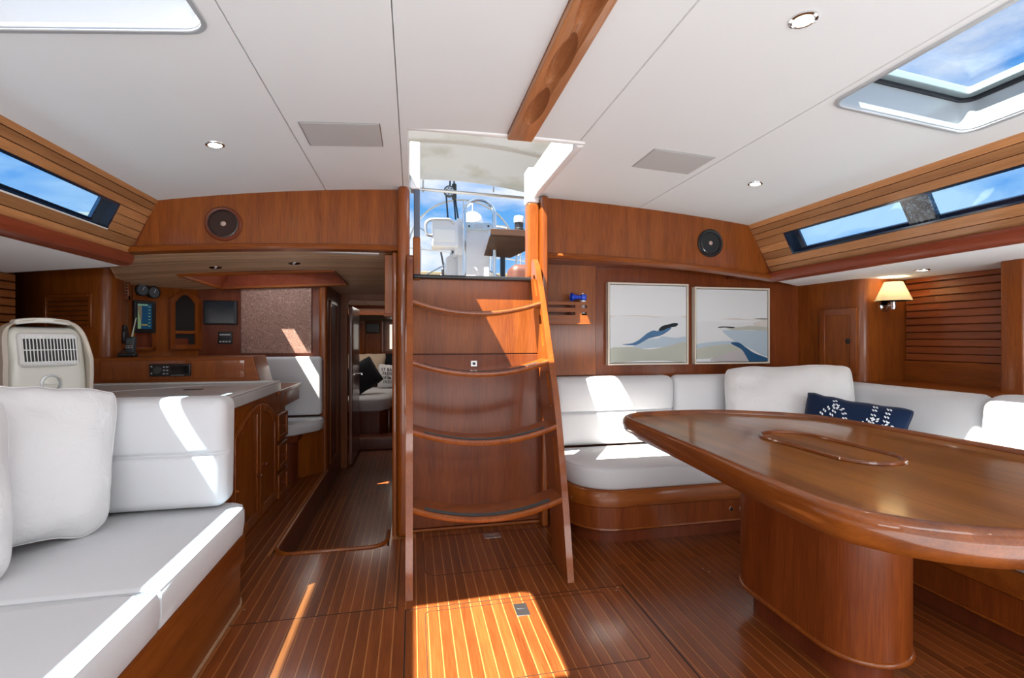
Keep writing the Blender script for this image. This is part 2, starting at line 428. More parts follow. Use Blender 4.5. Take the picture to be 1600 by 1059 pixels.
# ================================================================== THE SETTING
# ---- main floor
WX0, WX1, WY = -0.73, -0.14, 2.72            # sunken walkway
def floor_struct():
    f = thing('floor', 'teak planked cabin sole with pale inlaid strips', None, (0.5, 1.0, 0), kind='structure')
    b = MB()
    b.box(-2.6, 3.5, -1.9, 2.715, -0.06, -0.0015)
    b.box(-2.6, WX0 - 0.012, 2.715, 4.5, -0.06, -0.0015); b.box(WX1 + 0.012, 3.5, 2.715, 4.5, -0.06, -0.0015)
    b.build('inlay_base', M['holly'], f, smooth=0)
    pitch, gap = 0.0455, 0.0052
    cache = {}
    def plank(x0, x1, y0, y1):
        if y1 - y0 < 0.01 or x1 - x0 < 0.006: return
        w_, l_ = x1 - x0 - gap, y1 - y0 - 0.0025
        key = (round(w_, 4), round(l_, 3))
        if key not in cache:
            me = bpy.data.meshes.new('plank'); q = MB().box(-w_ / 2, w_ / 2, -l_ / 2, l_ / 2, -0.012, 0)
            me.from_pydata([tuple(v) for v in q.v], [], q.f); me.materials.append(M['plank']); cache[key] = me
            bm = bmesh.new(); bm.from_mesh(me); bmesh.ops.recalc_face_normals(bm, faces=bm.faces); bm.to_mesh(me); bm.free()
        o = bpy.data.objects.new('plank', cache[key]); link(o, f)
        o.location = Vector(((x0 + x1) / 2, (y0 + y1) / 2, 0)) - Vector(f.location)
    x = -0.94; k = 0
    while x < 2.42:
        x1 = x + pitch; c = (x + x1) / 2
        if c < -0.03: br = [-1.85, 0.9 if k % 2 else 1.15, 2.09]
        elif c < 0.955: br = [-1.85, 1.0, 2.06]
        else: br = [-1.85, 0.8 if k % 2 else 1.3, 2.25]
        if c < WX0 - 0.03: br += [3.0, 4.4]
        elif c < WX1: br += [WY]
        elif c < 0.02: br += [2.80]
        elif c < 0.82: br += [2.80, 2.87]
        elif c < 0.955: br += [3.1]
        else: br += [2.6]
        for a, b_ in zip(br[:-1], br[1:]): plank(x, x1, a, b_)
        x = x1; k += 1
    # dark seams round the lift-out panels
    s = MB()
    def seam(pts, closed=False, w_=0.0016):
        pts = [Vector((p[0], p[1], 0.0)) for p in pts]
        if closed: pts.append(pts[0])
        for a, b_ in zip(pts[:-1], pts[1:]):
            d = (b_ - a); L = d.length
            if L < 1e-6: continue
            n = Vector((-d.y, d.x, 0)).normalized() * w_
            d = d.normalized() * w_ * 0.5
            a2, b2 = a - d, b_ + d
            lo, hi = Vector((0, 0, -0.006)), Vector((0, 0, 0.0005))
            s.hexa([a2 - n + lo, b2 - n + lo, b2 + n + lo, a2 + n + lo], [a2 - n + hi, b2 - n + hi, b2 + n + hi, a2 + n + hi])
    seam(rrect(0.06, 0.845, 2.33, 2.79, 0.06), True, 0.0011)
    seam(rrect(0.05, 0.845, 1.57, 2.028, 0.02), True, 0.0011)
    seam([(-0.03, 2.06), (0.955, 2.06)]); seam([(-0.9, 2.09), (-0.065, 2.09)])
    seam([(-0.065, 2.06), (-0.065, 2.8)]); seam([(-0.03, -1.8), (-0.03, 2.06)], w_=0.0022)
    seam([(0.955, -1.8), (0.955, 2.06)], w_=0.003)
    s.build('panel_seam', M['dark'], f, smooth=0)
    # screws
    for (px, py) in ((643, 953), (963, 922), (965, 917), (1098, 888), (1108, 893), (356, 963), (382, 952), (609, 941)):
        p = P(px, py, z=0); MB().lathe([(0.004, -0.004), (0.004, 0.0006), (0.002, 0.001)], 10, Matrix.Translation(p)).build('screw', M['steel'], f)
    # finger pulls let into the panels
    for (px, py, wx, wy) in ((769, 836, 0.05, 0.036), (815, 952, 0.028, 0.045)):
        p = P(px, py, z=0)
        q = MB().box(p.x - wx, p.x + wx, p.y - wy, p.y + wy, -0.004, 0.0012).build('finger_pull', M['steel'], f, bevel=0.0005)
        MB().prism(rrect(p.x - wx * 0.65, p.x + wx * 0.65, p.y + wy * 0.1, p.y + wy * 0.6, wy * 0.2, 3), 0.0, 0.0016).build('pull_ring', M['steel'], q)
    # rim of the sunken walkway: rounded corner at the near end
    r = 0.10
    path = [(WX0, 4.38), (WX0, WY + r)] + arc(WX0 + r, WY + r, r, 180, 270, 10) + arc(WX1 - r, WY + r, r, 270, 360, 10) + [(WX1, 2.93)]
    rim = MB()
    rim.tube([(p[0], p[1], 0.001) for p in path], 0.011, 8)
    rim.build('walkway_rim', M['mah_y'], f)
    # infill of the rounded corners, flush with the sole
    inf = MB()
    for (cx, sx) in ((WX0, 1), (WX1, -1)):
        cn = (cx, WY, 0)
        a = arc(cx + sx * r, WY + r, r, 180 if sx > 0 else 360, 270, 8)
        inf.add([(cx, WY, -0.02)] + [(p[0], p[1], -0.02) for p in a] + [(cx, WY, -0.0002)] + [(p[0], p[1], -0.0002) for p in a],
                [tuple(range(0, 10)), tuple(range(10, 20))] + [(i, (i + 1) % 10, 10 + (i + 1) % 10, 10 + i) for i in range(10)])
    inf.build('corner_infill', M['mah_y'], f)
    rs = MB()
    pth = [(WX0, 4.4), (WX0, WY + r)] + arc(WX0 + r, WY + r, r, 180, 270, 10) + arc(WX1 - r, WY + r, r, 270, 360, 10) + [(WX1, 2.95)]
    pad_o = [(p[0], p[1]) for p in pth]
    for a, b_ in zip(pad_o[:-1], pad_o[1:]):
        rs.add([(a[0], a[1], -0.2), (b_[0], b_[1], -0.2), (b_[0], b_[1], -0.001), (a[0], a[1], -0.001)], [(0, 1, 2, 3)])
    rs.build('walkway_side', M['mah_dark'], f)
    return f
FLOOR = floor_struct()
def lower_floor():
    f = thing('floor', 'sunken planked walkway leading aft', None, (-0.4, 4.5, -0.2), kind='structure')
    MB().box(-1.9, 0.9, 2.6, 8.6, -0.26, -0.2015).build('inlay_base', M['holly'], f, smooth=0)
    x = -0.78
    while x < -0.1:
        for a, b_ in ((2.66, 4.3), (4.3, 6.2)):
            MB().box(x, x + 0.0403, a, b_ - 0.0025, -0.21, -0.2).build('plank', M['plank'], f, smooth=0)
        x += 0.0455
    MB().box(-1.9, -0.79, 5.2, 8.6, -0.21, -0.198).box(-0.08, 0.9, 5.2, 8.6, -0.21, -0.198).build('side_sole', M['mah_dark'], f)
    return f
lower_floor()

# ---- ceiling panels
HL = (-1.16, -0.545, 0.80, 1.45); HR = (1.49, 2.12, 0.72, 1.455); HC = (-0.02, 0.736, 2.06, 2.95)
def slab(x0, x1, y0, y1, th=0.045, off=0.0, nx=12):
    loops = []
    m = MB(); xs = [x0 + (x1 - x0) * i / nx for i in range(nx + 1)]
    vs = []; fs = []
    for i, x in enumerate(xs):
        z = ceil_z(x) + off
        vs += [(x, y0, z), (x, y1, z), (x, y1, z + th), (x, y0, z + th)]
    for i in range(nx):
        for j in range(4):
            a = i * 4 + j; b = i * 4 + (j + 1) % 4
            fs.append((a, b, b + 4, a + 4))
    fs.append((3, 2, 1, 0)); fs.append(tuple(nx * 4 + j for j in range(4)))
    return m.add(vs, fs)
HRX = (P(797, 205, z=2.035).x, P(838, 207, z=2.035).x)
C = thing('ceiling', 'white padded headliner in long panels', None, (0.43, 1, 2.0), kind='structure')
g = 0.0011
edges = [-1.36, -0.49, -0.055, 0.737, 1.457, 2.30]
cutr = lambda H, r=0.05, z0=1.7, z1=2.4, gr=0: MB().prism(rrect(H[0] - gr, H[1] + gr, H[2] - gr, H[3] + gr, r), z0, z1)
for i in range(5):
    a, b_ = edges[i] + g, edges[i + 1] - g
    o = slab(a, b_, -1.85, 2.90).build('ceiling_panel', M['cream'], C)
    cuts = []
    if i == 0: cuts = [cutr(HL, 0.055)]
    if i == 4: cuts = [cutr(HR, 0.055)]
    if i in (2,): cuts = [cutr((HC[0], HC[1] + 0.1, HC[2], HC[3] + 0.1), 0.02), MB().box(HRX[0] - 0.001, HRX[1] + 0.001, -0.61, 2.10, 1.9, 2.3)]
    if cuts: boolean(o, cuts)
    if i == 4:
        pass
    bv = o.modifiers.new('bevel', 'BEVEL'); bv.width = 0.004; bv.segments = 2; bv.limit_method = 'ANGLE'; bv.angle_limit = math.radians(50)
# deck above
o = slab(-1.40, 2.34, -1.9, 2.95, th=0.05, off=0.046, nx=24).build('deck_shell', M['teak_deck'], C)
boolean(o, [cutr(HL, 0.055), cutr(HR, 0.055), cutr((HC[0], HC[1], HC[2], HC[3] + 0.1), 0.02)])

# ---- hatches
M['hatchf'] = mat('teal_grey_hatch_frame', (0.22, 0.29, 0.31), 0.35, coat=0.3)
M['alu2'].node_tree.nodes['Principled BSDF'].inputs['Base Color'].default_value = (0.40, 0.45, 0.48, 1)
def hatch(n, H, label, zc, cm='alu2'):
    x0, x1, y0, y1 = H
    t = thing('window_%d' % n, label, 'window', ((x0 + x1) / 2, (y0 + y1) / 2, zc), kind='structure')
    def ring(o0, o1, z0, z1, r, name, mt):
        a = rrect(x0 - o0, x1 + o0, y0 - o0, y1 + o0, r + o0 if o0 > -r else 0.01, 8); b_ = rrect(x0 - o1, x1 + o1, y0 - o1, y1 + o1, max(0.008, r + o1), 8)
        def zz(p, z): return ceil_z(p[0]) + z
        m = MB(); L = [[(p[0], p[1], zz(p, z0)) for p in a], [(p[0], p[1], zz(p, z1)) for p in a], [(p[0], p[1], zz(p, z1)) for p in b_], [(p[0], p[1], zz(p, z0)) for p in b_]]
        m.loft(L + [L[0]], cap=False)
        return m.build(name, mt, t, bevel=0.003)
    ring(0.006, -0.008, -0.008, 0.004, 0.055, 'lower_flange', M['alu'])
    ring(0.0, -0.010, 0.0, 0.12, 0.055, 'coaming', M[cm])
    ring(-0.004, -0.045, 0.120, 0.150, 0.055, 'hatch_frame', M['hatchf'])
    ring(-0.006, -0.020, 0.105, 0.120, 0.055, 'gasket', M['rubber'])
    m = MB()
    a = rrect(x0 + 0.03, x1 - 0.03, y0 + 0.03, y1 - 0.03, 0.03, 6)
    m.loft([[(p[0], p[1], ceil_z(p[0]) + 0.136) for p in a], [(p[0], p[1], ceil_z(p[0]) + 0.146) for p in a]])
    m.build('pane', M['glass'], t)
    return t
hatch(1, HL, 'deck hatch over the left sofa', 2.0, 'gelcoat')
HRt = hatch(2, HR, 'deck hatch above the dining table', 2.0)
# companionway opening: white coaming
cw = thing('window_3', 'open companionway hatch over the ladder', 'window', (0.36, 2.5, 2.04), kind='structure')
m = MB()
m.rbox(HC[0] - 0.03, HC[0] - 0.001, HC[2], 2.86, 2.040, 2.145, 0.010)
m.rbox(HC[1] - 0.004, HC[1] + 0.035, HC[2], 2.96, 2.030, 2.22, 0.012)
m.rbox(HC[0] - 0.03, HC[1] + 0.035, HC[2] - 0.03, HC[2] + 0.002, 2.035, 2.22, 0.012)
m.build('coaming', M['gelcoat'], cw)
# jambs beside the opening
MB().rbox(-0.018, 0.044, 2.86, 2.97, 2.04, 2.32, 0.01).build('jamb', M['gelcoat'], cw)
MB().rbox(0.700, 0.775, 2.86, 2.97, 2.0, 2.22, 0.012).build('jamb', M['gelcoat'], cw)
MB().rbox(0.704, 0.775, 2.862, 2.96, 1.53, 2.0, 0.012).build('jamb_post', M['mah_z'], cw)
MB().rbox(0.006, 0.042, 2.868, 2.95, 1.755, 2.04, 0.006).build('washboard_track', mat('scuffed_grey_track', (0.10, 0.12, 0.16), 0.4), cw)
MB().rbox(0.0, 0.044, 2.86, 2.96, 1.50, 1.755, 0.008).build('jamb_post', M['mah_z'], cw)
MB().rbox(0.0, 0.76, 2.84, 2.97, 1.508, 1.532, 0.008).build('sill', M['black'], cw)

# ---- coachroof sides with slats and long windows
def band(side, name, T, B, n):
    w_ = thing(name, 'slatted coachroof side with long tinted window', None, (T[0], 1, 1.5), kind='structure')
    T = Vector((T[0], 0, T[1])); B = Vector((B[0], 0, B[1])); u = (B - T); L = u.length; u.normalize()
    nrm = Vector((u.z, 0, -u.x)); 
    if nrm.x * side < 0: nrm = -nrm              # pointing outboard
    def slatbox(u0, u1, y0, y1, th0=0.0, th1=0.012):
        m = MB(); a = T + u * u0; b_ = T + u * u1
        q = []
        for yy in (y0, y1):
            q.append([a + nrm * th0 + Vector((0, yy, 0)), b_ + nrm * th0 + Vector((0, yy, 0)), b_ + nrm * th1 + Vector((0, yy, 0)), a + nrm * th1 + Vector((0, yy, 0))])
        m.hexa(q[0], q[1]); return m
    y0, y1, wy = -1.85, 2.885, 2.62
    fr = [0.0, 0.10, 0.20, 0.305]; lo = [0.665, 0.79, 0.90]
    mid = [0.305, 0.425, 0.545, 0.665]
    tones = [M['slat_l']] * 8
    for a, b_ in zip(fr[:-1], fr[1:]): slatbox(a * L + 0.0012, b_ * L - 0.0012, y0, y1).build('slat', M['slat_l'], w_, bevel=0.0012, seg=1)
    for a, b_ in zip(lo[:-1], lo[1:]): slatbox(a * L + 0.0012, b_ * L - 0.0012, y0, y1).build('slat', M['slat_l'], w_, bevel=0.0012, seg=1)
    for a, b_ in zip(mid[:-1], mid[1:]): slatbox(a * L + 0.0012, b_ * L - 0.0012, wy + 0.012, y1).build('slat', M['slat_l'], w_, bevel=0.0012, seg=1)
    for a, b_ in zip(mid[:-1], mid[1:]): slatbox(a * L + 0.0012, b_ * L - 0.0012, y0, -0.9).build('slat', M['slat_l'], w_, bevel=0.0012, seg=1)
    # backing, split round the window
    b2 = MB()
    for q in ((0, 0.305, y0, y1), (0.665, 1.0, y0, y1), (0.3, 0.67, wy + 0.01, y1), (0.3, 0.67, y0, -0.9)):
        z = slatbox(q[0] * L, q[1] * L, q[2], q[3], 0.013, 0.048); b2.add(z.v, z.f)
    b2.build('side_backing', M['mah_dark'], w_)
    # bottom rail, rounded
    c0 = T + u * (0.90 * L)
    prof = [(0, 0.0), (0.000, -0.028), (0.010, -0.052), (0.030, -0.062), (0.075, -0.062), (0.075, 0.0)]
    loops = []
    for yy in (y0, y1):
        loops.append([(c0.x + side * (-0.022 + a), yy, c0.z + 0.002 + b_) for a, b_ in prof])
    MB().loft(loops).build('bottom_rail', M['cap'], w_, bevel=0.004)
    # top bead
    slatbox(-0.012, 0.002, y0, y1, -0.004, 0.01).build('top_bead', M['mah_dark'], w_)
    # the window
    wn = thing('window_%d' % n, 'long tinted coachroof window', 'window', (T.x, 1.5, 1.75), kind='structure')
    wa, wb = 0.305 * L, 0.665 * L
    f = MB()
    def bx(u0, u1, ya, yb, t0, t1):
        z = slatbox(u0, u1, ya, yb, t0, t1); f.add(z.v, z.f)
    bx(wa, wa + 0.010, -0.9, wy, 0.0, 0.05); bx(wb - 0.010, wb, -0.9, wy, 0.0, 0.05)
    bx(wa, wb, wy - 0.004, wy + 0.010, 0.0, 0.05); bx(wa, wb, -0.9, -0.89, 0.0, 0.05)
    bx(wb - 0.022, wb - 0.008, -0.9, wy, 0.034, 0.05); bx(wa, wb, wy - 0.07, wy - 0.004, 0.036, 0.05)
    f.build('window_frame', M['bluefr'], wn)
    if side < 0: slatbox(wb - 0.004, wb + 0.003, -0.9, wy + 0.01, -0.002, 0.002).build('sill_bead', M['whitepl'], wn, bevel=0.001)
    if side > 0:
        slatbox(wa, wb, 1.775, 1.905, 0.02, 0.05).build('mullion', M['mull'], wn, bevel=0.004)
    for ya, yb in (((-0.9, 1.78), (1.90, 2.6)) if side > 0 else ((-0.9, 0.62), (0.72, 2.6))):
        slatbox(wa, wb, ya, yb, 0.038, 0.044).build('pane', M['smoked'], wn)
    if side < 0: slatbox(wa, wb, 0.62, 0.72, 0.02, 0.05).build('mullion', M['bluefr'], wn, bevel=0.004)
mm_ = mat('mottled_dark_mullion', (0.02, 0.03, 0.045), 0.25, coat=0.5)
t_ = mm_.node_tree; nn_ = N(t_, 'ShaderNodeTexNoise'); nn_.inputs['Scale'].default_value = 35; nn_.inputs['Detail'].default_value = 5; nn_.inputs['Distortion'].default_value = 2.0; tcx = N(t_, 'ShaderNodeTexCoord'); t_.links.new(tcx.outputs['Object'], nn_.inputs['Vector'])
rr_ = N(t_, 'ShaderNodeValToRGB'); t_.links.new(nn_.outputs[0], rr_.inputs[0]); rr_.color_ramp.elements[0].position = 0.45; rr_.color_ramp.elements[0].color = (0.008, 0.014, 0.025, 1); rr_.color_ramp.elements[1].position = 0.62; rr_.color_ramp.elements[1].color = (0.10, 0.15, 0.2, 1)
t_.links.new(rr_.outputs[0], t_.nodes['Principled BSDF'].inputs['Base Color'])
M['mull'] = mm_
band(1, 'wall_right', (2.275, 1.945), (2.475, 1.575), 4)
band(-1, 'wall_left', (-1.335, 1.905), (-1.49, 1.565), 5)

# ---- white undersides of the side decks
SD = thing('ceiling', 'white underside of the side decks', None, (0.43, 1, 1.56), kind='structure')
MB().prism([(2.475, -1.85), (3.6, -1.85), (3.6, 3.2), (2.95, 3.17), (2.475, 2.885)], 1.562, 1.60).build('side_panel', M['side_white'], SD, bevel=0.004)
MB().prism([(-1.49, -1.85), (-2.75, -1.85), (-2.75, 3.62), (-2.36, 3.42), (-1.655, 3.05), (-1.49, 2.93)], 1.552, 1.59).build('side_panel', M['side_white'], SD, bevel=0.004)
MB().box(2.5, 3.8, -1.9, 2.88, 1.61, 1.70).box(2.5, 3.8, 2.88, 3.2, 1.69, 1.75).box(-2.8, -1.5, -1.9, 2.93, 1.60, 1.70).box(-2.8, -1.5, 2.93, 3.7, 1.66, 1.70).build('deck_shell', M['gelcoat'], SD)

# ---- aft bulkhead
MB().prism([(2.30, 2.885), (2.475, 2.885), (2.95, 3.17), (2.30, 3.17)], 1.60, 1.64).build('deck_corner', M['mah_dark'], SD)
WB = thing('wall_back', 'varnished mahogany aft bulkhead', None, (0.4, 2.9, 0), kind='structure')
def beam_bottom(x):
    return 1.675 - 0.030 * (x + 0.06) ** 2 if x < 0.4 else 1.668 - 0.035 * (x - 0.8) ** 2
def beam(x_in, top_pt, bot_pt, sgn):
    xs = [x_in + (top_pt[0] - x_in) * i / 14 for i in range(15)]
    top = [(x, ceil_z(x) + 0.03) for x in xs]
    xb = [bot_pt[0] + (x_in - bot_pt[0]) * i / 14 for i in range(15)]
    bot = [(x, beam_bottom(x)) for x in xb]
    m = MB().prism(top + bot, 2.88, 2.91, axis='y'); m.build('upper_panel', M['mah_z'], WB)
    lip = []
    prof = [(2.855, 0.026), (2.850, 0.013), (2.858, 0.0), (2.93, -0.004), (2.93, 0.030), (2.875, 0.032)]
    loops = [[(x, a, beam_bottom(x) + b_ - 0.006) for a, b_ in prof] for x in [bot_pt[0] + sgn * 0.02 + (x_in - bot_pt[0] - sgn * 0.02) * i / 20 for i in range(21)]]
    MB().loft(loops).build('beam_lip', M['mah_x'], WB, smooth=50)
beam(-0.06, (-1.36, 0), (-1.50, 0), -1)
beam(0.80, (2.30, 0), (2.50, 0), 1)
m = MB(); m.box(-0.075, -0.055, 2.882, 2.93, 1.66, 2.06); m.build('corner_stop', M['mah_dark'], WB)
# dark bead along the slanted ends
for a, b_ in (((-1.345, 1.90), (-1.49, 1.545)), ((2.285, 1.94), (2.485, 1.55))):
    MB().tube([(a[0], 2.878, a[1]), (b_[0], 2.878, b_[1])], 0.004, 6).build('corner_bead', M['mah_dark'], WB)
# posts beside the companionway
MB().rbox(-0.088, -0.018, 2.80, 2.96, 0.0, 2.04, 0.03).build('corner_post', M['mah_gloss'], WB)
MB().rbox(-0.118, -0.088, 2.85, 2.96, -0.2, 1.66, 0.012).build('corner_post', M['mah_gloss'], WB)
MB().rbox(0.775, 0.815, 2.80, 2.96, 0.0, 2.03, 0.012).build('corner_post', M['mah_gloss'], WB)
# panels behind the ladder
MB().box(-0.02, 0.80, 2.88, 2.91, 1.062, 1.51).build('companion_panel', M['mah_z'], WB, bevel=0.0015)
MB().box(-0.02, 0.80, 2.88, 2.91, 0.02, 1.055).build('companion_panel', M['mah_red'], WB, bevel=0.0015)
MB().box(-0.02, 0.80, 2.91, 2.94, 0.0, 1.52).build('panel_core', M['mah_dark'], WB)
lt = MB().box(0.345, 0.385, 2.872, 2.882, 0.982, 1.018).build('latch', M['steel'], WB, bevel=0.002)
MB().lathe([(0.009, 0), (0.009, 0.004), (0.006, 0.005)], 12, Matrix.Translation((0.365, 2.872, 1.0)) @ Matrix.Rotation(PI / 2, 4, 'X')).build('latch_button', M['black'], lt)
MB().rbox(-0.02, 0.80, 2.865, 2.882, 0.0, 0.018, 0.006).build('skirting', M['mah_x'], WB)
# wall behind the dining settee (recessed) and side face beside the panels
MB().box(0.80, 3.0, 3.15, 3.18, 0.0, 1.66).build('picture_wall', M['mah_red'], WB)
MB().box(0.80, 1.24, 3.09, 3.15, 0.9, 1.66).build('raised_panel', M['mah_z'], WB, bevel=0.003)
MB().box(0.79, 0.815, 2.9, 3.16, 0.0, 1.66).build('return_panel', M['mah_z'], WB)
MB().box(0.80, 3.4, 2.90, 3.2, 1.655, 1.68).build('beam_soffit', M['mah_dark'], WB)
# partition along the walkway, hanging box and its ledge
MB().box(-0.115, -0.09, 2.95, 5.2, -0.2, 1.66).build('partition', M['mah_z'], WB)
MB().box(-0.165, -0.088, 2.93, 3.35, 1.30, 1.655).build('hanging_cabinet', M['mah_z'], WB, bevel=0.003)
MB().rbox(-0.172, -0.085, 2.915, 3.36, 1.285, 1.302, 0.006).build('cabinet_ledge', M['mah_x'], WB)
q = MB(); q.rbox(-0.098, -0.092, 2.912, 2.93, 1.42, 1.50, 0.003); q.rbox(-0.098, -0.092, 2.912, 2.93, 1.335, 1.405, 0.003)
q.build('switch_plate', M['whitepl'], WB)

# ---- right side joinery
WR = thing('wall_right', 'slatted mahogany hull side right of the table', None, (3.3, 1, 0), kind='structure')
pl = [(2.93, 3.15), (2.985, 2.80)]
pts = [(2.93, 3.17), (2.935, 3.15), (2.975, 2.76)] + arc(3.06, 2.745, 0.085, 190, 265, 8) + [(3.10, 2.655), (3.40, 2.655), (3.42, 3.17)]
MB().prism(pts, 0.6, 1.565).build('locker_face', M['mah_z'], WR, smooth=50)
MB().box(3.36, 3.40, -1.85, 2.66, 0.0, 1.6).build('hull_backing', M['mah_dark'], WR)
for k in range(12):
    z0 = 1.005 + k * 0.0475
    for a, b_ in ((1.93, 2.65), (-1.85, 1.85)):
        MB().box(3.338, 3.362, a, b_, z0 + 0.0015, z0 + 0.0460).build('slat', M['slat_r'], WR, bevel=0.004, seg=1)
MB().box(3.335, 3.362, 1.93, 2.655, 0.86, 1.003).build('lower_board', M['mah_y'], WR, bevel=0.003)
MB().rbox(3.05, 3.38, 1.83, 1.93, 0.8, 1.565, 0.012).build('pilaster', M['mah_z'], WR)
MB().box(2.93, 3.40, -1.85, 3.1, 0.84, 0.862).build('shelf', M['mah_y'], WR, bevel=0.004)
MB().box(2.93, 2.95, -1.85, 3.1, 0.0, 0.84).build('shelf_front', M['mah_z'], WR)

# ---- left side joinery
WL = thing('wall_left', 'hull side and lockers behind the galley', None, (-2.3, 1, 0), kind='structure')
LS = 1.16
pts = [(-2.36, 3.42), (-1.76, 3.095)] + arc(-1.725, 3.15, 0.062, 245, 350, 8) + [(-1.700, 3.31), (-1.745, 3.33)]
pts = [(a * LS, b_ * LS) for a, b_ in pts]; pts = [(-2.80, 4.02)] + pts + [(-2.06, 4.1), (-2.80, 4.2)]
MB().prism(pts, 0.0, 1.612).build('locker_face', M['mah_z'], WL, smooth=50)
MB().prism([(-2.42, 3.50), (-2.46, 3.50), (-2.80, 4.0), (-2.74, 3.97)], 0.0, 1.612).build('return_panel', M['mah_z'], WL)
MB().prism([(-2.80, 3.55), (-1.60, 2.95), (-1.60, 4.40), (-2.80, 4.40)], 1.612, 1.64).build('locker_soffit', M['mah_dark'], WL)
MB().box(-2.46, -2.42, -1.85, 3.5, 0.0, 1.56).build('hull_backing', M['mah_dark'], WL)
for k in range(13):
    z0 = 0.90 + k * 0.05
    MB().box(-2.425, -2.402, -1.85, 3.495, z0 + 0.0015, z0 + 0.0485).build('slat', M['slat_l2'] if 'slat_l2' in M else M['slat_r'], WL, bevel=0.004, seg=1)
MB().box(-2.42, -1.52, -1.85, 2.25, 0.80, 0.84).build('shelf', M['mah_y'], WL, bevel=0.004)
MB().box(-1.54, -1.52, -1.85, 2.25, 0.0, 0.80).build('shelf_front', M['mah_z'], WL)
# outboard wall of the navigation corner
PA, PB = Vector((-2.045, 3.86, 0)), Vector((-1.74, 4.42, 0))
MB().prism([(-2.045, 3.86), (-1.74, 4.42), (-1.80, 4.44), (-2.12, 3.88)], 0.0, 1.66).build('navigation_side', M['mah_z'], WL)

# ---- navigation corner bulkhead, walkway walls, door
WN = thing('wall_back', 'bulkhead behind the navigation seat', None, (-1.2, 4.4, 0), kind='structure')
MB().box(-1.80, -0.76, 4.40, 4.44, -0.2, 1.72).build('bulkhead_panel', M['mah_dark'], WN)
MB().rbox(-0.80, -0.735, 4.375, 4.45, -0.2, 1.62, 0.02).build('corner_post', M['mah_z'], WN)
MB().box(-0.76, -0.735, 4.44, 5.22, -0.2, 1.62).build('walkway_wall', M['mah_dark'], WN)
fr = MB(T=frame((-0.735, 4.50, 0), (0, 1, 0)))
fr.T = Matrix.Translation((-0.735, 0, 0))
fr.box(0, 0.012, 4.52, 4.55, 0.05, 1.50); fr.box(0, 0.012, 4.92, 4.95, 0.05, 1.50); fr.box(0, 0.012, 4.52, 4.95, 0.02, 0.05); fr.box(0, 0.012, 4.52, 4.95, 1.47, 1.50)
fr.build('panel_moulding', M['mah_z'], WN, bevel=0.003)
# door frame at the aft cabin
DR = thing('door_1', 'open aft cabin doorway with rounded top corners', 'door', (-0.4, 5.2, -0.2), kind='structure')
outer = [(-0.78, -0.2), (-0.78, 1.72), (-0.05, 1.72), (-0.05, -0.2), (-0.11, -0.2)] + arc(-0.17, 1.50, 0.06, 0, 90, 6) + arc(-0.61, 1.50, 0.06, 90, 180, 6) + [(-0.67, -0.2)]
MB().prism(outer, 5.20, 5.26, axis='y').build('door_frame', M['mah_z'], DR, bevel=0.004)
MB().rbox(-0.665, -0.63, 5.27, 5.98, -0.18, 1.50, 0.006).build('door_leaf', wood('satin_door_veneer', (0.15, 0.05, 0.03), (0.27, 0.11, 0.07), 'z', rough=0.3, coat=0.6), DR)
hd = P(560, 584, y=5.88)
MB().tube([(-0.63, 5.90, hd.z), (-0.59, 5.90, hd.z), (-0.585, 5.89, hd.z), (-0.585, 5.81, hd.z)], 0.007, 8).build('door_handle', M['chrome'], DR)

# ---- galley ceiling of narrow slats with a recessed skylight
GC = thing('ceiling', 'low slatted ceiling over the galley', None, (-0.9, 3.6, 1.6), kind='structure')
def gz(x, y): return 1.668 - 0.029 * (x + 0.06) ** 2 - 0.018 * (y - 2.93)
RX0, RX1, RY0 = -1.56, -0.56, 3.62
y = 2.93
while y < 5.2:
    xL = -1.70 - max(0, y - 3.1) * 0.45 if y < 3.9 else -2.06 + (y - 3.9) * 0.56
    segs = [(xL, -0.115)] if y < RY0 - 0.02 else ([(xL, RX0), (RX1, -0.115)] if y < 4.38 else [(-0.76, -0.115)])
    for a, b_ in segs:
        n = max(2, int((b_ - a) / 0.15)); L0 = []
        for i in range(n + 1):
            x = a + (b_ - a) * i / n
            L0.append([(x, y, gz(x, y)), (x, y + 0.0385, gz(x, y)), (x, y + 0.0385, gz(x, y) + 0.014), (x, y, gz(x, y) + 0.014)])
        MB().loft(L0).build('slat', M['slat_g'], GC, bevel=0.0012, seg=1)
    y += 0.041
bk = MB()
for a, b_, c, d in ((-1.8, -0.1, 2.91, RY0), (-1.8, RX0 - 0.01, RY0, 4.42), (RX1 + 0.01, -0.1, RY0, 5.25)):
    n = 8; L0 = []
    for i in range(n + 1):
        x = a + (b_ - a) * i / n
        L0.append([(x, c, gz(x, c) + 0.016), (x, d, gz(x, d) + 0.016), (x, d, 1.75), (x, c, 1.75)])
    bk.loft(L0)
bk.build('ceiling_core', M['mah_dark'], GC)
# recess: mouldings and sloping sides
rc = MB()
c4 = [(RX0, RY0), (RX1, RY0), (RX1, 4.36), (RX0, 4.36)]
lo = [Vector((x, y, gz(x, y) - 0.004)) for x, y in c4]
hi = [Vector((-1.44, 3.80, 1.76)), Vector((-0.74, 3.80, 1.76)), Vector((-0.74, 4.30, 1.76)), Vector((-1.44, 4.30, 1.76))]
for i in range(4):
    j = (i + 1) % 4
    rc.add([lo[i], lo[j], hi[j], hi[i]], [(0, 1, 2, 3)])
rc.build('recess_side', M['cap'], GC, smooth=0)
MB().tube(lo, 0.014, 6, closed=True).build('recess_moulding', M['mah_x'], GC)
lid = MB().box(-1.5, -1.40, 3.78, 4.34, 1.765, 1.79).box(-1.285, -0.7, 3.78, 4.34, 1.765, 1.79).box(-1.40, -1.285, 3.78, 3.92, 1.765, 1.79).box(-1.40, -1.285, 4.20, 4.34, 1.765, 1.79)
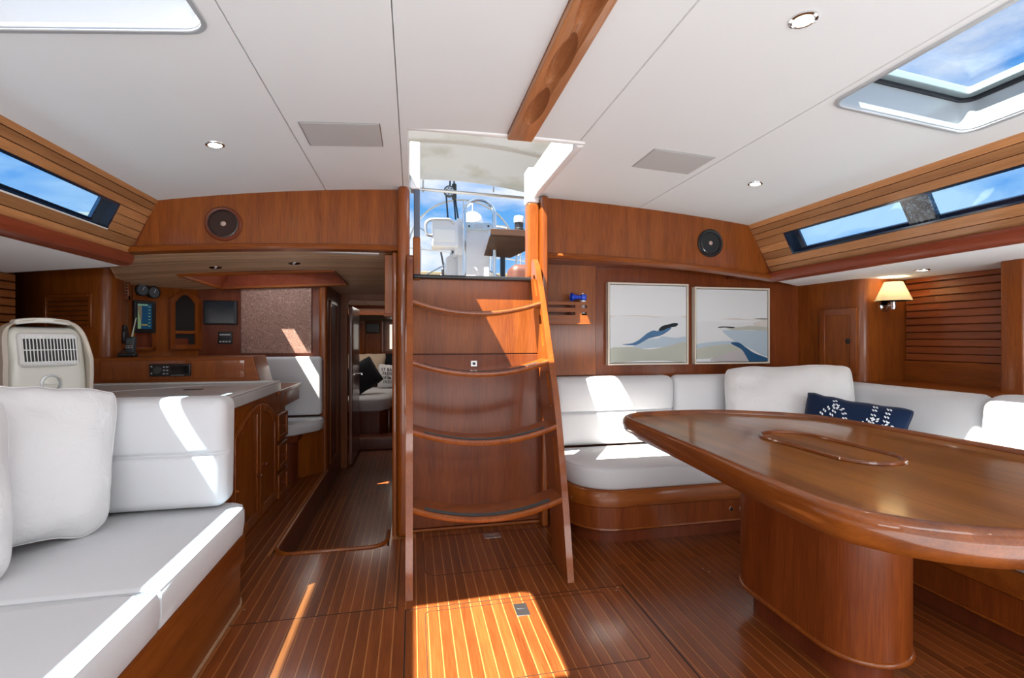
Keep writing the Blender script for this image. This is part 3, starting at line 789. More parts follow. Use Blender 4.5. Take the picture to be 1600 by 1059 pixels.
lid.build('recess_top', M['cap'], GC)
# ================================================================== COMPANIONWAY LADDER
lad = thing('companionway_ladder', 'varnished wooden ladder with four curved treads below the open hatch', 'ladder', (0.36, 2.26, 0))
front = spline([(2.13, 0.0), (2.225, 0.40), (2.345, 0.80), (2.49, 1.10), (2.62, 1.37), (2.745, 1.585)], 6)
back = spline([(2.385, 0.0), (2.47, 0.40), (2.59, 0.80), (2.70, 1.10), (2.795, 1.37), (2.845, 1.52)], 6)
def side_board(x0, x1, name):
    tip = [(2.80, 1.635), (2.835, 1.63), (2.85, 1.60)]
    poly = [tuple(p) for p in front] + tip + [tuple(p) for p in reversed(back)]
    o = MB().prism(poly, x0, x1, axis='x').build(name, M['mah_gloss'], lad, smooth=40)
    def fx(z):
        for a, b_ in zip(front[:-1], front[1:]):
            if a[1] <= z <= b_[1]: return a[0] + (b_[0] - a[0]) * (z - a[1]) / (b_[1] - a[1]), math.atan2(b_[0] - a[0], b_[1] - a[1])
        return front[-1][0], 0.4
    cuts = []
    for z in (0.555, 0.885, 1.20, 1.47):
        y, an = fx(z); y += 0.062
        hl, hw = (0.10, 0.022) if z < 1.3 else (0.075, 0.02)
        pts = []
        for k in range(24):
            a = 2 * PI * k / 24
            u = hw * math.cos(a); v = (hl - hw) * (1 if math.sin(a) > 0 else -1) + hw * math.sin(a)
            pts.append((y + u * math.cos(an) + v * math.sin(an), z - u * math.sin(an) + v * math.cos(an)))
        cuts.append(MB().prism(pts, x0 - 0.05, x1 + 0.05, axis='x'))
    boolean(o, cuts)
    b = o.modifiers.new('bevel', 'BEVEL'); b.width = 0.006; b.segments = 3; b.limit_method = 'ANGLE'; b.angle_limit = math.radians(55)
    return o
side_board(-0.032, 0.0, 'stringer'); side_board(0.715, 0.747, 'stringer')
def interp(curve, z):
    for a, b_ in zip(curve[:-1], curve[1:]):
        if a[1] <= z <= b_[1]: return a[0] + (b_[0] - a[0]) * (z - a[1]) / (b_[1] - a[1])
for i, z in enumerate((0.375, 0.715, 1.04, 1.365)):
    yf = interp(front, z) - 0.005; dep = 0.165 if i < 2 else 0.15
    def tread_loops(x0, x1, yo0, yo1, zt, zb, n=20):
        L0 = []
        for k in range(n + 1):
            x = x0 + (x1 - x0) * k / n; u = (x - 0.3575) / 0.3575; sag = -0.062 * (1 - u * u)
            bow = -0.018 * (1 - u * u)
            if zt - zb > 0.01:
                L0.append([(x, yo0 + bow, z + sag + zb + 0.008), (x, yo0 + bow + 0.006, z + sag + zb), (x, yo1, z + sag + zb), (x, yo1, z + sag + zt), (x, yo0 + bow + 0.008, z + sag + zt), (x, yo0 + bow, z + sag + zt - 0.007)])
            else:
                L0.append([(x, yo0 + bow, z + sag + zb), (x, yo1 + bow, z + sag + zb), (x, yo1 + bow, z + sag + zt), (x, yo0 + bow, z + sag + zt)])
        return L0
    tr = MB().loft(tread_loops(0.0, 0.715, yf, yf + dep, 0.0, -0.026)).build('tread', M['mah_gloss'], lad, smooth=40)
    MB().loft(tread_loops(0.055, 0.66, yf + 0.022, yf + 0.055, 0.0025, -0.001)).build('grip_strip', M['grip'], tr, smooth=0)

# ================================================================== DINING TABLE
tab = thing('dining_table', 'varnished oval wooden table with raised rim and central pedestal', 'table', (1.5, 1.5, 0))
out = spline([(0.945, 1.02), (0.985, 0.85), (1.12, 0.735), (1.32, 0.68), (1.52, 0.665), (1.74, 0.69), (1.93, 0.76), (2.045, 0.90), (2.07, 1.08), (2.055, 1.5), (2.02, 1.93), (1.95, 2.07), (1.80, 2.19), (1.60, 2.285), (1.38, 2.31), (1.16, 2.295), (1.06, 2.235), (1.015, 2.12), (0.985, 1.6)], 5, closed=True)
T0 = 0.752
m = MB()
pad(m, out, [(0.075, T0 - 0.03), (0.02, T0 - 0.03), (0.02, T0 - 0.0)]); m2 = MB()
pad(m2, outline_inset(out, 0.022), [(0.0, T0 - 0.028), (0.0, T0)]).build('tabletop', M['table'], tab, smooth=40)
rim = MB()
prof = [(0.026, -0.004), (0.024, 0.012), (0.016, 0.018), (0.004, 0.014), (-0.004, 0.0), (-0.006, -0.02), (0.0, -0.045), (0.014, -0.066), (0.034, -0.072), (0.060, -0.055), (0.064, -0.03), (0.026, -0.004)]
loops = []
for d, z in prof:
    loops.append([(p[0], p[1], T0 + z) for p in outline_inset(out, d)])
rim.loft(loops, cap=False); rim.build('table_rim', M['table_rim'], tab, smooth=60)
ins = rrect(1.375, 1.60, 1.215, 1.735, 0.11, 8)
st = MB(); ring = [(p[0], p[1], T0 + 0.003) for p in ins]
st.tube(ring, 0.0085, 8, closed=True); st.build('inlay_moulding', M['table_rim'], tab)
pad(MB(), outline_inset(ins, 0.006), [(0, T0 - 0.004), (0, T0 + 0.0012)]).build('inlay_panel', M['table'], tab)
lk = MB()   # bow tie shaped splines let into the rim are lighter joints
ped = rrect(1.355, 1.665, 1.22, 1.86, 0.15, 10)
pad(MB(), ped, [(0, 0.115), (0, T0 - 0.05)]).build('pedestal', M['mah_red'], tab, smooth=50)
pad(MB(), ped, [(0, 0.105), (-0.006, 0.107), (-0.008, 0.114), (-0.005, 0.121), (0, 0.123)]).build('pedestal_moulding', M['mah_gloss'], tab, smooth=60)
pad(MB(), ped, [(0.05, 0.0), (0.05, 0.11)]).build('plinth', M['mah_dark'], tab, smooth=50)

# ================================================================== RIGHT SETTEE
setb = thing('settee_base', 'curved mahogany base under the white corner settee', 'settee base', (1.9, 2.6, 0))
def settee_outline(d=0.0):
    """front edge offset inwards by d"""
    x0 = 0.885 + d; yf = 2.445 + d; xi = 2.13 + d; r = 0.24 - d * 0.5; ri = 0.20
    p = [(x0, 3.14), (x0, yf + r)] + arc(x0 + r, yf + r, r, 180, 270, 10)
    p += [(xi - ri, yf)] + [(q[0], q[1]) for q in arc(xi - ri, yf - ri, ri, 90, 0, 8)][1:]
    p += [(xi, -0.9), (2.925, -0.9), (2.925, 3.14)]
    return p
def stack(mb, rows):
    loops = [[(a, b_, z) for a, b_ in settee_outline(d)] for d, z in rows]
    return mb.loft(loops)
stack(MB(), [(0.055, 0.0), (0.055, 0.085)]).build('toe_kick', M['mah_dark'], setb, smooth=50)
stack(MB(), [(0.0, 0.085), (-0.006, 0.092), (-0.004, 0.1)]).build('base_lip', M['mah_gloss'], setb, smooth=50)
stack(MB(), [(0.0, 0.1), (0.0, 0.215)]).build('base_panel', M['mah_red'], setb, smooth=50)
stack(MB(), [(0.006, 0.215), (-0.012, 0.222), (-0.014, 0.30), (-0.004, 0.312), (0.03, 0.312)]).build('base_fascia', M['mah_x'], setb, smooth=50)
for (px, py) in ((1142, 795), (1158, 795), (1174, 794)):
    p = P(px, py, y=2.445)
    q = MB().lathe([(0.016, 0), (0.016, 0.004), (0.011, 0.006)], 16, Matrix.Translation((p.x, 2.4455, p.z)) @ Matrix.Rotation(PI / 2, 4, 'X')).build('vent_ring', M['mah_gloss'], setb)
    MB().lathe([(0.011, 0), (0.011, 0.0064)], 14, Matrix.Translation((p.x, 2.4455, p.z)) @ Matrix.Rotation(PI / 2, 4, 'X')).build('vent_hole', M['dark'], q)
p = P(893, 776, x=0.885)
MB().lathe([(0.012, 0), (0.012, 0.004), (0.006, 0.006)], 14, Matrix.Translation(p) @ Matrix.Rotation(-PI / 2, 4, 'Y')).build('catch', M['mah_gloss'], setb)
# seat cushions
ZS0, ZS1 = 0.313, 0.435
def seat_pad(name, poly, label, z0=ZS0, z1=ZS1, group=None):
    m = MB()
    pad(m, poly, [(0.012, z0), (0.002, z0 + 0.012), (-0.004, z0 + 0.05), (-0.004, z1 - 0.03), (0.002, z1 - 0.012), (0.010, z1 - 0.002), (0.022, z1 + 0.002)])
    o = m.build(name, M['fabric'], None, smooth=75, label=label, cat='seat cushion', group=group)
    q = [(p[0], p[1], z1 - 0.006) for p in outline_inset(poly, 0.006)]
    WM[o.name] = Matrix.Translation(o.location)
    MB().tube(q, 0.003, 5, closed=True).build('piping', M['fabric'], o)
    return o
x0, yf, r = 0.885, 2.44, 0.25
poly = [(x0, 2.985), (x0, yf + r)] + arc(x0 + r, yf + r, r, 180, 270, 12) + [(1.5, yf), (1.95, yf), (1.95, 2.985), (1.5, 2.985)]
seat_pad('seat_cushion', poly, 'white seat cushion with rounded front corner on the right settee beside the ladder')
poly = [(1.96, 2.985), (1.96, yf), (2.05, 2.42), (2.11, 2.36), (2.125, 2.25), (2.125, 1.84), (2.74, 1.84), (2.74, 2.985)]
seat_pad('seat_cushion', poly, 'white corner seat cushion of the right settee hidden behind the table')
poly = [(2.125, 1.83), (2.125, -0.6), (2.66, -0.6), (2.66, 1.83)]
seat_pad('seat_cushion', poly, 'long white seat cushion along the hull side behind the table')
# back cushions
def back_cushion(x0, x1, y0, y1, z0, z1, face, label, lean=0.04, seam=None, puff=0.02, r=0.05, cname='back_cushion', edge_fn=None):
    """face: 'y' looks to -y, 'x' looks to -x"""
    def fn(p, u):
        q = p.copy(); f = (p.z - z0) / (z1 - z0)
        bulge = (1 - u.z ** 4) * (1 - (u.x if face == 'y' else u.y) ** 6)
        gv = 0.0
        if seam is not None: gv = math.exp(-((p.z - seam) / 0.007) ** 2) * 0.02
        upper = 0.018 * max(0, min(1, (f - 0.5) * 4)) if seam is not None else 0
        if face == 'y':
            if u.y < 0: q.y += -puff * bulge - upper + gv
            q.y += lean * f
        else:
            if u.x < 0: q.x += -puff * bulge - upper + gv
            q.x += lean * f
        return q
    m = MB(); m.rbox(x0, x1, y0, y1, z0, z1, r, n=8, fn=fn, zcuts=[seam + d for d in (-0.03, -0.02, -0.012, -0.006, -0.002, 0.002, 0.006, 0.012, 0.02, 0.03)] if seam else ())
    # extra rows near the seam come from a finer grid
    return m.build(cname, M['fabric'], None, smooth=80, label=label, cat='back cushion')
def fine_cushion(*a, **k):
    o = back_cushion(*a, **k); return o
back_cushion(0.915, 1.785, 2.965, 3.085, 0.44, 0.895, 'y', 'white back cushion nearest the ladder on the right settee below the first painting', seam=0.665, puff=0.015)
back_cushion(1.795, 2.74, 2.985, 3.085, 0.44, 0.895, 'y', 'white back cushion below the second painting behind the big pillow', puff=0.012)
back_cushion(2.735, 2.86, 1.83, 2.95, 0.44, 0.868, 'x', 'white back cushion under the small locker door beside the hull', puff=0.012)
back_cushion(2.655, 2.86, 0.55, 1.80, 0.44, 0.885, 'x', 'white back cushion at the right edge below the slatted wall', puff=0.03, r=0.08)
back_cushion(2.655, 2.86, -0.6, 0.53, 0.44, 0.885, 'x', 'white back cushion out of frame at the forward end of the settee', puff=0.03, r=0.08)

# ================================================================== PILLOWS
def pillow(name, loc, rot, w_, h_, t_, mt, label, cat='pillow', seed=1, wr=0.012, ear=0.06, squash=1.0, n=30, group=None, sag=0.0, rc=0.05):
    rnd = Vector((seed * 3.1, seed * 1.7, seed * 2.3)); vs = []; fs = []
    for side in (-1, 1):
        for j in range(n + 1):
            for i in range(n + 1):
                u = -1 + 2 * i / n; v = -1 + 2 * j / n
                # denser towards the border
                u = math.sin(u * PI / 2) * 0.6 + u * 0.4; v = math.sin(v * PI / 2) * 0.6 + v * 0.4
                cr_ = 1 - rc * (abs(u) * abs(v)) ** 5
                x = cr_ * w_ / 2 * u * (1 - ear * (1 - v * v) * abs(u) ** 2); z = cr_ * h_ / 2 * v * (1 - ear * (1 - u * u) * abs(v) ** 2)
                if sag: z += -sag * (1 - u * u) * (0.5 + 0.5 * v)
                pr = max(0, (1 - abs(u) ** 3.2) * (1 - abs(v) ** 3.2)) ** 0.55
                y = side * t_ / 2 * pr * (1 - 0.15 * v)
                q = Vector((x * 6, side * 2.0, z * 6)) + rnd
                edge = (abs(u) ** 3 + abs(v) ** 3) * 0.9 + 0.25
                y += side * wr * (noise.noise(q) + 0.6 * noise.noise(q * 2.3)) * min(1, pr * 3) * edge
                rad = noise.noise(Vector((u * 2.2, v * 2.2, seed)))
                x += 0.012 * rad * abs(v); z += 0.012 * noise.noise(Vector((v * 2.4, u * 3.4, seed + 5))) * abs(v)
                vs.append((x, y, z))
    m_ = n + 1
    for s_ in (0, 1):
        o0 = s_ * m_ * m_
        for j in range(n):
            for i in range(n):
                f = (o0 + j * m_ + i, o0 + j * m_ + i + 1, o0 + (j + 1) * m_ + i + 1, o0 + (j + 1) * m_ + i)
                fs.append(f if s_ == 0 else tuple(reversed(f)))
    bm = bmesh.new(); bv = [bm.verts.new(v) for v in vs]
    for f in fs: bm.faces.new([bv[i] for i in f])
    bmesh.ops.remove_doubles(bm, verts=bm.verts, dist=0.0004); bmesh.ops.recalc_face_normals(bm, faces=bm.faces)
    me = bpy.data.meshes.new(name); bm.to_mesh(me); bm.free(); me.materials.append(mt)
    for p in me.polygons: p.use_smooth = True
    o = bpy.data.objects.new(name, me); link(o); o.location = loc; o.rotation_euler = rot
    WM[o.name] = Matrix.Translation(loc) @ Euler(rot).to_matrix().to_4x4()
    tag(o, label, cat, group)
    # piping seam round the edge
    mb = MB(); mb.T = WM[o.name]; ring = []
    for k in range(4):
        for i in range(n):
            u = -1 + 2 * i / n
            a, b_ = [(u, -1), (1, u), (-u, 1), (-1, -u)][k]
            a = math.sin(a * PI / 2) * 0.6 + a * 0.4; b_ = math.sin(b_ * PI / 2) * 0.6 + b_ * 0.4
            cr_ = 1 - rc * (abs(a) * abs(b_)) ** 5; x = cr_ * w_ / 2 * a * (1 - ear * (1 - b_ * b_) * abs(a) ** 2); z = cr_ * h_ / 2 * b_ * (1 - ear * (1 - a * a) * abs(b_) ** 2)
            if sag: z += -sag * (1 - a * a) * (0.5 + 0.5 * b_)
            rad = noise.noise(Vector((a * 2.2, b_ * 2.2, seed)))
            x += 0.012 * rad * abs(b_); z += 0.012 * noise.noise(Vector((b_ * 2.4, a * 3.4, seed + 5))) * abs(b_)
            ring.append((x, 0, z))
    mb.tube(ring, 0.003, 5, closed=True).build('piping', mt, o)
    return o
R = math.radians
pillow('throw_pillow', (2.42, 2.69, 0.715), (R(-14), R(-3), R(-38)), 0.76, 0.55, 0.26, M['linen'], 'large white linen pillow leaning in the corner of the right settee', seed=3, wr=0.034, sag=0.015, ear=0.03, rc=0.10)
nav_p = pillow('throw_pillow', (2.47, 2.27, 0.635), (R(-16), R(8), R(-58)), 0.52, 0.34, 0.14, M['navy'], 'small navy pillow with white rope knots behind the table', seed=5, wr=0.012, ear=0.08)
# rope knot pattern, stitched relief of short strokes
def rope(o, curves, w_, h_, t_, mt):
    mb = MB(); Wm = WM[o.name]
    def surf(u, v):
        pr = max(0, (1 - abs(u) ** 3.2) * (1 - abs(v) ** 3.2)) ** 0.55
        return Vector((w_ / 2 * u * (1 - 0.08 * (1 - v * v) * u * u), -(t_ / 2 * pr * (1 - 0.15 * v)) - 0.0045, h_ / 2 * v * (1 - 0.08 * (1 - u * u) * v * v)))
    for c in curves:
        pts = spline(c, 14)
        acc = 0; last = pts[0]; step = 0.033; k = 0
        for a, b_ in zip(pts[:-1], pts[1:]):
            d = math.hypot((b_[0] - a[0]) * w_ / 2, (b_[1] - a[1]) * h_ / 2); acc += d
            if acc > 0.022:
                acc = 0; k += 1
                ang = math.atan2((b_[1] - a[1]) * h_, (b_[0] - a[0]) * w_) + 0.75
                for sgn in (-1, 1):
                    an2 = ang; off = Vector((-math.sin(ang - 0.75), math.cos(ang - 0.75))) * 0.0065 * sgn
                    u0 = b_[0] + off.x / (w_ / 2); v0 = b_[1] + off.y / (h_ / 2)
                    L_ = 0.0075; du = Vector((math.cos(an2), math.sin(an2)))
                    q = [surf(u0 + du.x * s_ / (w_ / 2), v0 + du.y * s_ / (h_ / 2)) for s_ in (-L_, -L_ * 0.4, L_ * 0.4, L_)]
                    mb.tube([Wm @ p for p in q], [0.0018, 0.0042, 0.0042, 0.0018], 6)
    q = mb.build('rope_pattern', mt, o); q['kind'] = 'stuff'; return q
rope(nav_p, [[(-0.55, -0.6), (-0.62, 0.0), (-0.48, 0.45), (-0.25, 0.6), (-0.1, 0.2), (-0.12, -0.7)],
             [(-0.44, -0.8), (-0.42, 0.0), (-0.32, 0.5), (-0.40, 0.92)],
             [(0.22, -0.7), (0.20, 0.0), (0.32, 0.38), (0.5, 0.42)], [(0.40, -0.8), (0.38, 0.1), (0.36, 0.92)], [(0.62, -0.8), (0.60, 0.0), (0.60, 0.92)],
             [(0.55, 0.42), (0.72, 0.3), (0.84, -0.1), (0.86, -0.7)]], 0.52, 0.34, 0.14, M['rope'])

# ================================================================== LEFT SOFA
sb = thing('sofa_base', 'mahogany plinth with red rail under the white left sofa', 'sofa base', (-1.1, 1.4, 0))
bp_ = [(-0.715, 0.0), (-0.715, 2.23), (-0.73, 2.285), (-0.75, 2.31), (-1.5, 2.31), (-1.5, -0.6), (-0.715, -0.6)]
pad(MB(), bp_, [(0.012, 0.012), (0.012, 0.19)]).build('base_panel', M['mah_y'], sb, smooth=50)
pad(MB(), bp_, [(0.014, 0.19), (-0.004, 0.195), (-0.006, 0.30), (0.0, 0.31)]).build('base_fascia', M['mah_y'], sb, smooth=50, bevel=0.003)
pad(MB(), bp_, [(0.006, 0.0), (0.006, 0.012)]).build('base_skirting', M['slat_g'], sb)
cn = [(-0.705, 1.532), (-0.705, 2.20), (-0.72, 2.255), (-0.765, 2.29), (-0.85, 2.305), (-1.46, 2.305), (-1.46, 1.532)]
cf = [(-0.705, -0.4), (-0.705, 1.515), (-0.71, 1.528), (-1.46, 1.528), (-1.46, -0.4)]
def subdiv(poly, L_=0.08):
    o = []
    for i in range(len(poly)):
        a = poly[i]; b_ = poly[(i + 1) % len(poly)]; n = max(1, int(math.hypot(b_[0] - a[0], b_[1] - a[1]) / L_))
        o += [(a[0] + (b_[0] - a[0]) * k / n, a[1] + (b_[1] - a[1]) * k / n) for k in range(n)]
    return o
seat_pad('seat_cushion', subdiv(cn), 'white seat cushion of the left sofa at the galley end', 0.311, 0.435)
seat_pad('seat_cushion', subdiv(cf), 'white seat cushion of the left sofa in the bottom left corner of the view', 0.311, 0.434)
back_cushion(-1.50, -0.765, 2.165, 2.30, 0.448, 0.905, 'y', 'white sofa back cushion against the galley counter end', seam=0.675, puff=0.014, lean=0.02, r=0.045)
back_cushion(-1.515, -1.47, -0.4, 2.10, 0.445, 0.80, 'x', 'long white outboard back cushion behind the two big pillows', puff=0.0, lean=0.0)
pillow('throw_pillow', (-1.285, 1.91, 0.73), (R(-10), R(8), R(50)), 0.50, 0.55, 0.17, M['linen'], 'large white pillow on the left sofa against the back cushion', seed=8, wr=0.02, sag=0.01, ear=0.035, rc=0.10)
pillow('throw_pillow', (-1.30, 1.50, 0.715), (R(-6), R(3), R(66)), 0.50, 0.55, 0.17, M['linen'], 'white pillow cut by the left edge of the view in front of the other', seed=12, wr=0.02, ear=0.035, rc=0.10)

# ================================================================== GALLEY COUNTER
gal = thing('galley_cabinet', 'mahogany galley cabinet with arched doors beside the left sofa', 'cabinet', (-1.4, 2.95, 0))
MB().box(-1.75, -0.905, 2.32, 3.505, 0.06, 0.794).build('cabinet_body', M['mah_z'], gal, bevel=0.002)
MB().box(-1.75, -0.905, 3.505, 3.69, 0.06, 0.763).build('drawer_case', M['mah_z'], gal, bevel=0.002)
MB().rbox(-1.75, -0.895, 2.32, 3.70, 0.0, 0.06, 0.006).build('base_skirting', M['mah_y'], gal)
def arch_poly(y0, y1, z0, zlow, zhigh, high_at):
    """arched top rising towards y0 or y1"""
    n = 12; pts = [(y0, z0), (y1, z0)]
    top = []
    for i in range(n + 1):
        t = i / n; y = y1 + (y0 - y1) * t
        s_ = (y - y0) / (y1 - y0) if high_at == 1 else (y1 - y) / (y1 - y0)
        top.append((y, zlow + (zhigh - zlow) * math.sin(s_ * PI / 2)))
    return pts + top
doors = []
for (y0, y1, hi) in ((2.64, 3.035, 1), (3.05, 3.395, 0)):
    poly = arch_poly(y0, y1, 0.10, 0.64, 0.765, hi)
    inner = arch_poly(y0 + 0.045, y1 - 0.045, 0.155, 0.605, 0.715, hi)
    d = MB()
    d.prism(poly, -0.905, -0.890, axis='x'); dd = d.build('door', M['mah_z'], gal, bevel=0.003)
    fr_ = MB(); 
    for k in range(len(poly)):
        a, b_ = poly[k], poly[(k + 1) % len(poly)]; c_, e_ = inner[k], inner[(k + 1) % len(poly)]
        fr_.hexa([(-0.890, *a), (-0.890, *b_), (-0.890, *e_), (-0.890, *c_)], [(-0.880, *a), (-0.880, *b_), (-0.880, *e_), (-0.880, *c_)])
    fr_.build('door_frame', M['mah_gloss'], dd, bevel=0.003)
    doors.append(dd)
for dd, y, z in ((doors[0], 2.985, 0.36), (doors[1], 3.085, 0.40)):
    MB().lathe([(0.012, 0), (0.012, 0.003), (0.005, 0.006), (0.005, 0.014), (0.012, 0.02), (0.010, 0.026), (0.003, 0.028)], 14, Matrix.Translation((-0.880, y, z)) @ Matrix.Rotation(PI / 2, 4, 'Y')).build('knob', M['mah_dark'], dd)
for z0, z1 in ((0.075, 0.235), (0.265, 0.435), (0.465, 0.64)):
    dr = MB().box(-0.905, -0.888, 3.43, 3.665, z0, z1).build('drawer', M['mah_x'], gal, bevel=0.004)
    f2 = MB()
    for a in ((3.43, 3.46, z0, z1), (3.635, 3.665, z0, z1), (3.46, 3.635, z0, z0 + 0.028), (3.46, 3.635, z1 - 0.028, z1)):
        f2.box(-0.888, -0.878, *a)
    f2.build('drawer_frame', M['mah_gloss'], dr, bevel=0.003)
    MB().lathe([(0.011, 0), (0.011, 0.003), (0.005, 0.006), (0.005, 0.012), (0.011, 0.018), (0.009, 0.023), (0.003, 0.025)], 12, Matrix.Translation((-0.888, 3.545, (z0 + z1) / 2)) @ Matrix.Rotation(PI / 2, 4, 'Y')).build('knob', M['mah_dark'], dr)
wt = thing('worktop', 'white galley worktop with raised rim behind the left sofa', 'worktop', (-1.6, 2.9, 0.795))
MB().rbox(-2.398, -0.885, 2.325, 3.505, 0.795, 0.855, 0.008, n=4).build('counter_slab', M['stone'], wt)
b = MB(); b.rbox(-0.925, -0.885, 2.325, 3.505, 0.853, 0.868, 0.006); b.rbox(-2.398, -0.885, 3.47, 3.505, 0.853, 0.868, 0.006)
b.build('raised_rim', M['stone'], wt)
b = MB(); sm = [(-1.75, 3.30), (-1.50, 3.44), (-1.20, 3.44), (-1.20, 3.38)]
b.tube([(-2.0, 2.75, 0.855), (-1.25, 3.40, 0.855)], 0.003, 6); b.build('lid_seam', M['grey'], wt)
b = MB().prism(rrect(-1.30, -1.20, 3.06, 3.10, 0.012, 3), 0.854, 0.8575).build('lid_pull', M['black'], wt)
# raised ledge with stereo
lg = thing('galley_ledge', 'raised mahogany ledge with inset stereo behind the white worktop', 'ledge', (-1.5, 3.6, 0.86))
xa = P(141, 597, y=3.52).x; xb = P(411, 597, y=3.52).x; xc = P(396, 556, y=3.52).x
MB().prism([(xa - 0.02, 0.80), (xb, 0.80), (xc, 1.032), (xa + 0.01, 1.032)], 3.51, 3.80, axis='y').build('ledge_body', M['mah_x'], lg, bevel=0.008, seg=3)
p0 = P(158, 594, y=3.51); p1 = P(383, 562, y=3.51)
MB().rbox(p0.x, p1.x, 3.500, 3.512, p0.z, p1.z, 0.003).build('ledge_panel', M['mah_gloss'], lg)
MB().rbox(xa - 0.05, xb + 0.01, 3.50, 3.53, 0.855, 0.866, 0.004).build('ledge_skirting', M['mah_dark'], lg)
p0 = P(235, 588, y=3.5); p1 = P(299, 568, y=3.5)
stt = MB().rbox(p0.x, p1.x, 3.484, 3.502, p0.z, p1.z, 0.004).build('stereo', M['black'], None, label='black marine stereo set in the mahogany ledge behind the worktop', cat='stereo')
W_ = p1.x - p0.x; H_ = p1.z - p0.z
MB().lathe([(0.026, 0), (0.026, 0.008), (0.022, 0.012)], 24, Matrix.Translation((p0.x + W_ * 0.2, 3.484, p0.z + H_ * 0.5)) @ Matrix.Rotation(PI / 2, 4, 'X')).build('volume_knob', mat('dark_grey_knob', (0.05, 0.05, 0.055), 0.35), stt)
bt = MB()
for i in range(2):
    for j in range(3):
        cx = p0.x + W_ * (0.36 + 0.08 * i); cz = p0.z + H_ * (0.22 + 0.27 * j); bt.box(cx - 0.006, cx + 0.006, 3.481, 3.485, cz - 0.003, cz + 0.003)
for j in (0.25, 0.8):
    cx = p0.x + W_ * 0.06; cz = p0.z + H_ * j; bt.box(cx - 0.004, cx + 0.004, 3.481, 3.485, cz - 0.004, cz + 0.004)
for j in range(6):
    cx = p0.x + W_ * (0.55 + 0.055 * j); bt.box(cx - 0.004, cx + 0.004, 3.481, 3.485, p0.z + H_ * 0.07, p0.z + H_ * 0.10)
q = bt.build('button_row', mat('pale_button', (0.5, 0.55, 0.6), 0.5), stt); q['kind'] = 'stuff'
MB().box(p0.x + W_ * 0.52, p0.x + W_ * 0.96, 3.4825, 3.4845, p0.z + H_ * 0.22, p0.z + H_ * 0.85).build('display', mat('glossy_display', (0.008, 0.008, 0.01), 0.08), stt)

# ================================================================== NAVIGATION DESK AND SEAT
dk = thing('navigation_desk', 'mahogany chart desk at the end of the galley counter', 'desk', (-1.3, 3.9, 0.65))
MB().box(-1.75, -0.905, 3.71, 4.13, 0.665, 0.765).build('desk_box', M['mah_x'], dk, bevel=0.003)
MB().rbox(-1.75, -0.895, 3.51, 4.145, 0.765, 0.792, 0.006).build('desk_lid', M['mah_y'], dk)
MB().tube([(-0.896, 3.52, 0.793), (-0.896, 4.14, 0.793), (-1.7, 4.14, 0.793)], 0.003, 6).build('desk_edge', M['stone'], dk)
ns = thing('navigation_seat_base', 'dark wooden base under the small navigation seat', 'seat base', (-1.0, 4.25, 0))
MB().prism(rrect(-1.35, -0.93, 4.06, 4.40, 0.08), 0.0, 0.33).build('base_body', M['mah_dark'], ns, bevel=0.004)
MB().prism([(-0.93, 4.20), (-0.76, 4.36), (-0.76, 4.40), (-0.93, 4.40)], 0.0, 0.36).build('side_panel', M['mah_z'], ns)
MB().prism([(-1.45, 3.99), (-0.97, 3.99), (-0.90, 4.05), (-0.90, 4.40), (-1.45, 4.40)], 0.33, 0.385).build('seat_board', M['mah_dark'], ns, bevel=0.003)
cpoly = subdiv([(-1.45, 3.96), (-0.98, 3.96), (-0.91, 4.00), (-0.76, 4.17), (-0.745, 4.24), (-0.76, 4.385), (-1.45, 4.385)], 0.05)
seat_pad('seat_cushion', cpoly, 'grey white cushion of the small navigation seat with cut corner', 0.387, 0.48)
back_cushion(-1.58, -0.765, 4.30, 4.375, 0.50, 1.0, 'y', 'pale backrest of the navigation seat below the brown map board', puff=0.0, lean=0.0, r=0.03)
# ================================================================== CEILING AND WALL FITTINGS
def P_ceil(px, py, off=0.0):
    z = 2.0
    for _ in range(6):
        p = P(px, py, z=z); z = ceil_z(p.x) + off
    return Vector((p.x, p.y, z))
def slope_rot(x):
    k = 0.048 if x < 0.43 else 0.031
    return math.atan(-2 * k * (x - 0.43))
def downlight(p, tilt, label, lit=True, r=0.036, watts=2.2, ring=None):
    t = thing('downlight', label, 'ceiling light', p, (0, -tilt, 0), group='small round recessed lights')
    Wm = WM[t.name]
    m = MB(T=Wm); m.lathe([(r * 0.72, 0.004), (r * 0.72, -0.004), (r * 0.82, -0.0055), (r, -0.003), (r * 1.03, 0.001), (r, 0.003)], 28); m.build('trim_ring', ring or M['chrome'], t)
    m = MB(T=Wm); m.lathe([(r * 0.73, -0.0015), (r * 0.73, 0.002)], 24); m.build('lens', M['glow'] if lit else mat('unlit_lens', (0.08, 0.03, 0.05), 0.15, coat=0.5), t)
    if lit:
        l = bpy.data.lights.new('downlight_lamp', 'SPOT'); l.energy = watts; l.spot_size = R(150); l.spot_blend = 0.7; l.shadow_soft_size = 0.025; l.color = (1, 0.9, 0.74)
        o = bpy.data.objects.new('downlight_lamp', l); link(o, t); o.location = (0, 0, -0.012)
    return t
for (px, py, lb) in ((336, 226, 'lit downlight in the white ceiling above the left speaker'), (1255, 31, 'largest lit downlight in the white ceiling nearest the right deck hatch'), (1180, 287, 'lit downlight in the white ceiling above the right speaker')):
    p = P_ceil(px, py, -0.001); downlight(p, slope_rot(p.x), lb)
for (x, y, sd) in ((-0.75, -0.3, 'left'), (1.6, -0.5, 'right')):
    downlight(Vector((x, y, ceil_z(x) - 0.001)), slope_rot(x), 'lit downlight in the ceiling behind the viewer, on the %s side' % sd)
downlight(P(1441, 421.5, z=1.561), 0, 'lit downlight under the white side deck above the slatted wall', watts=1.5)
darkring = mat('dark_chrome', (0.15, 0.13, 0.13), 0.1, metal=1)
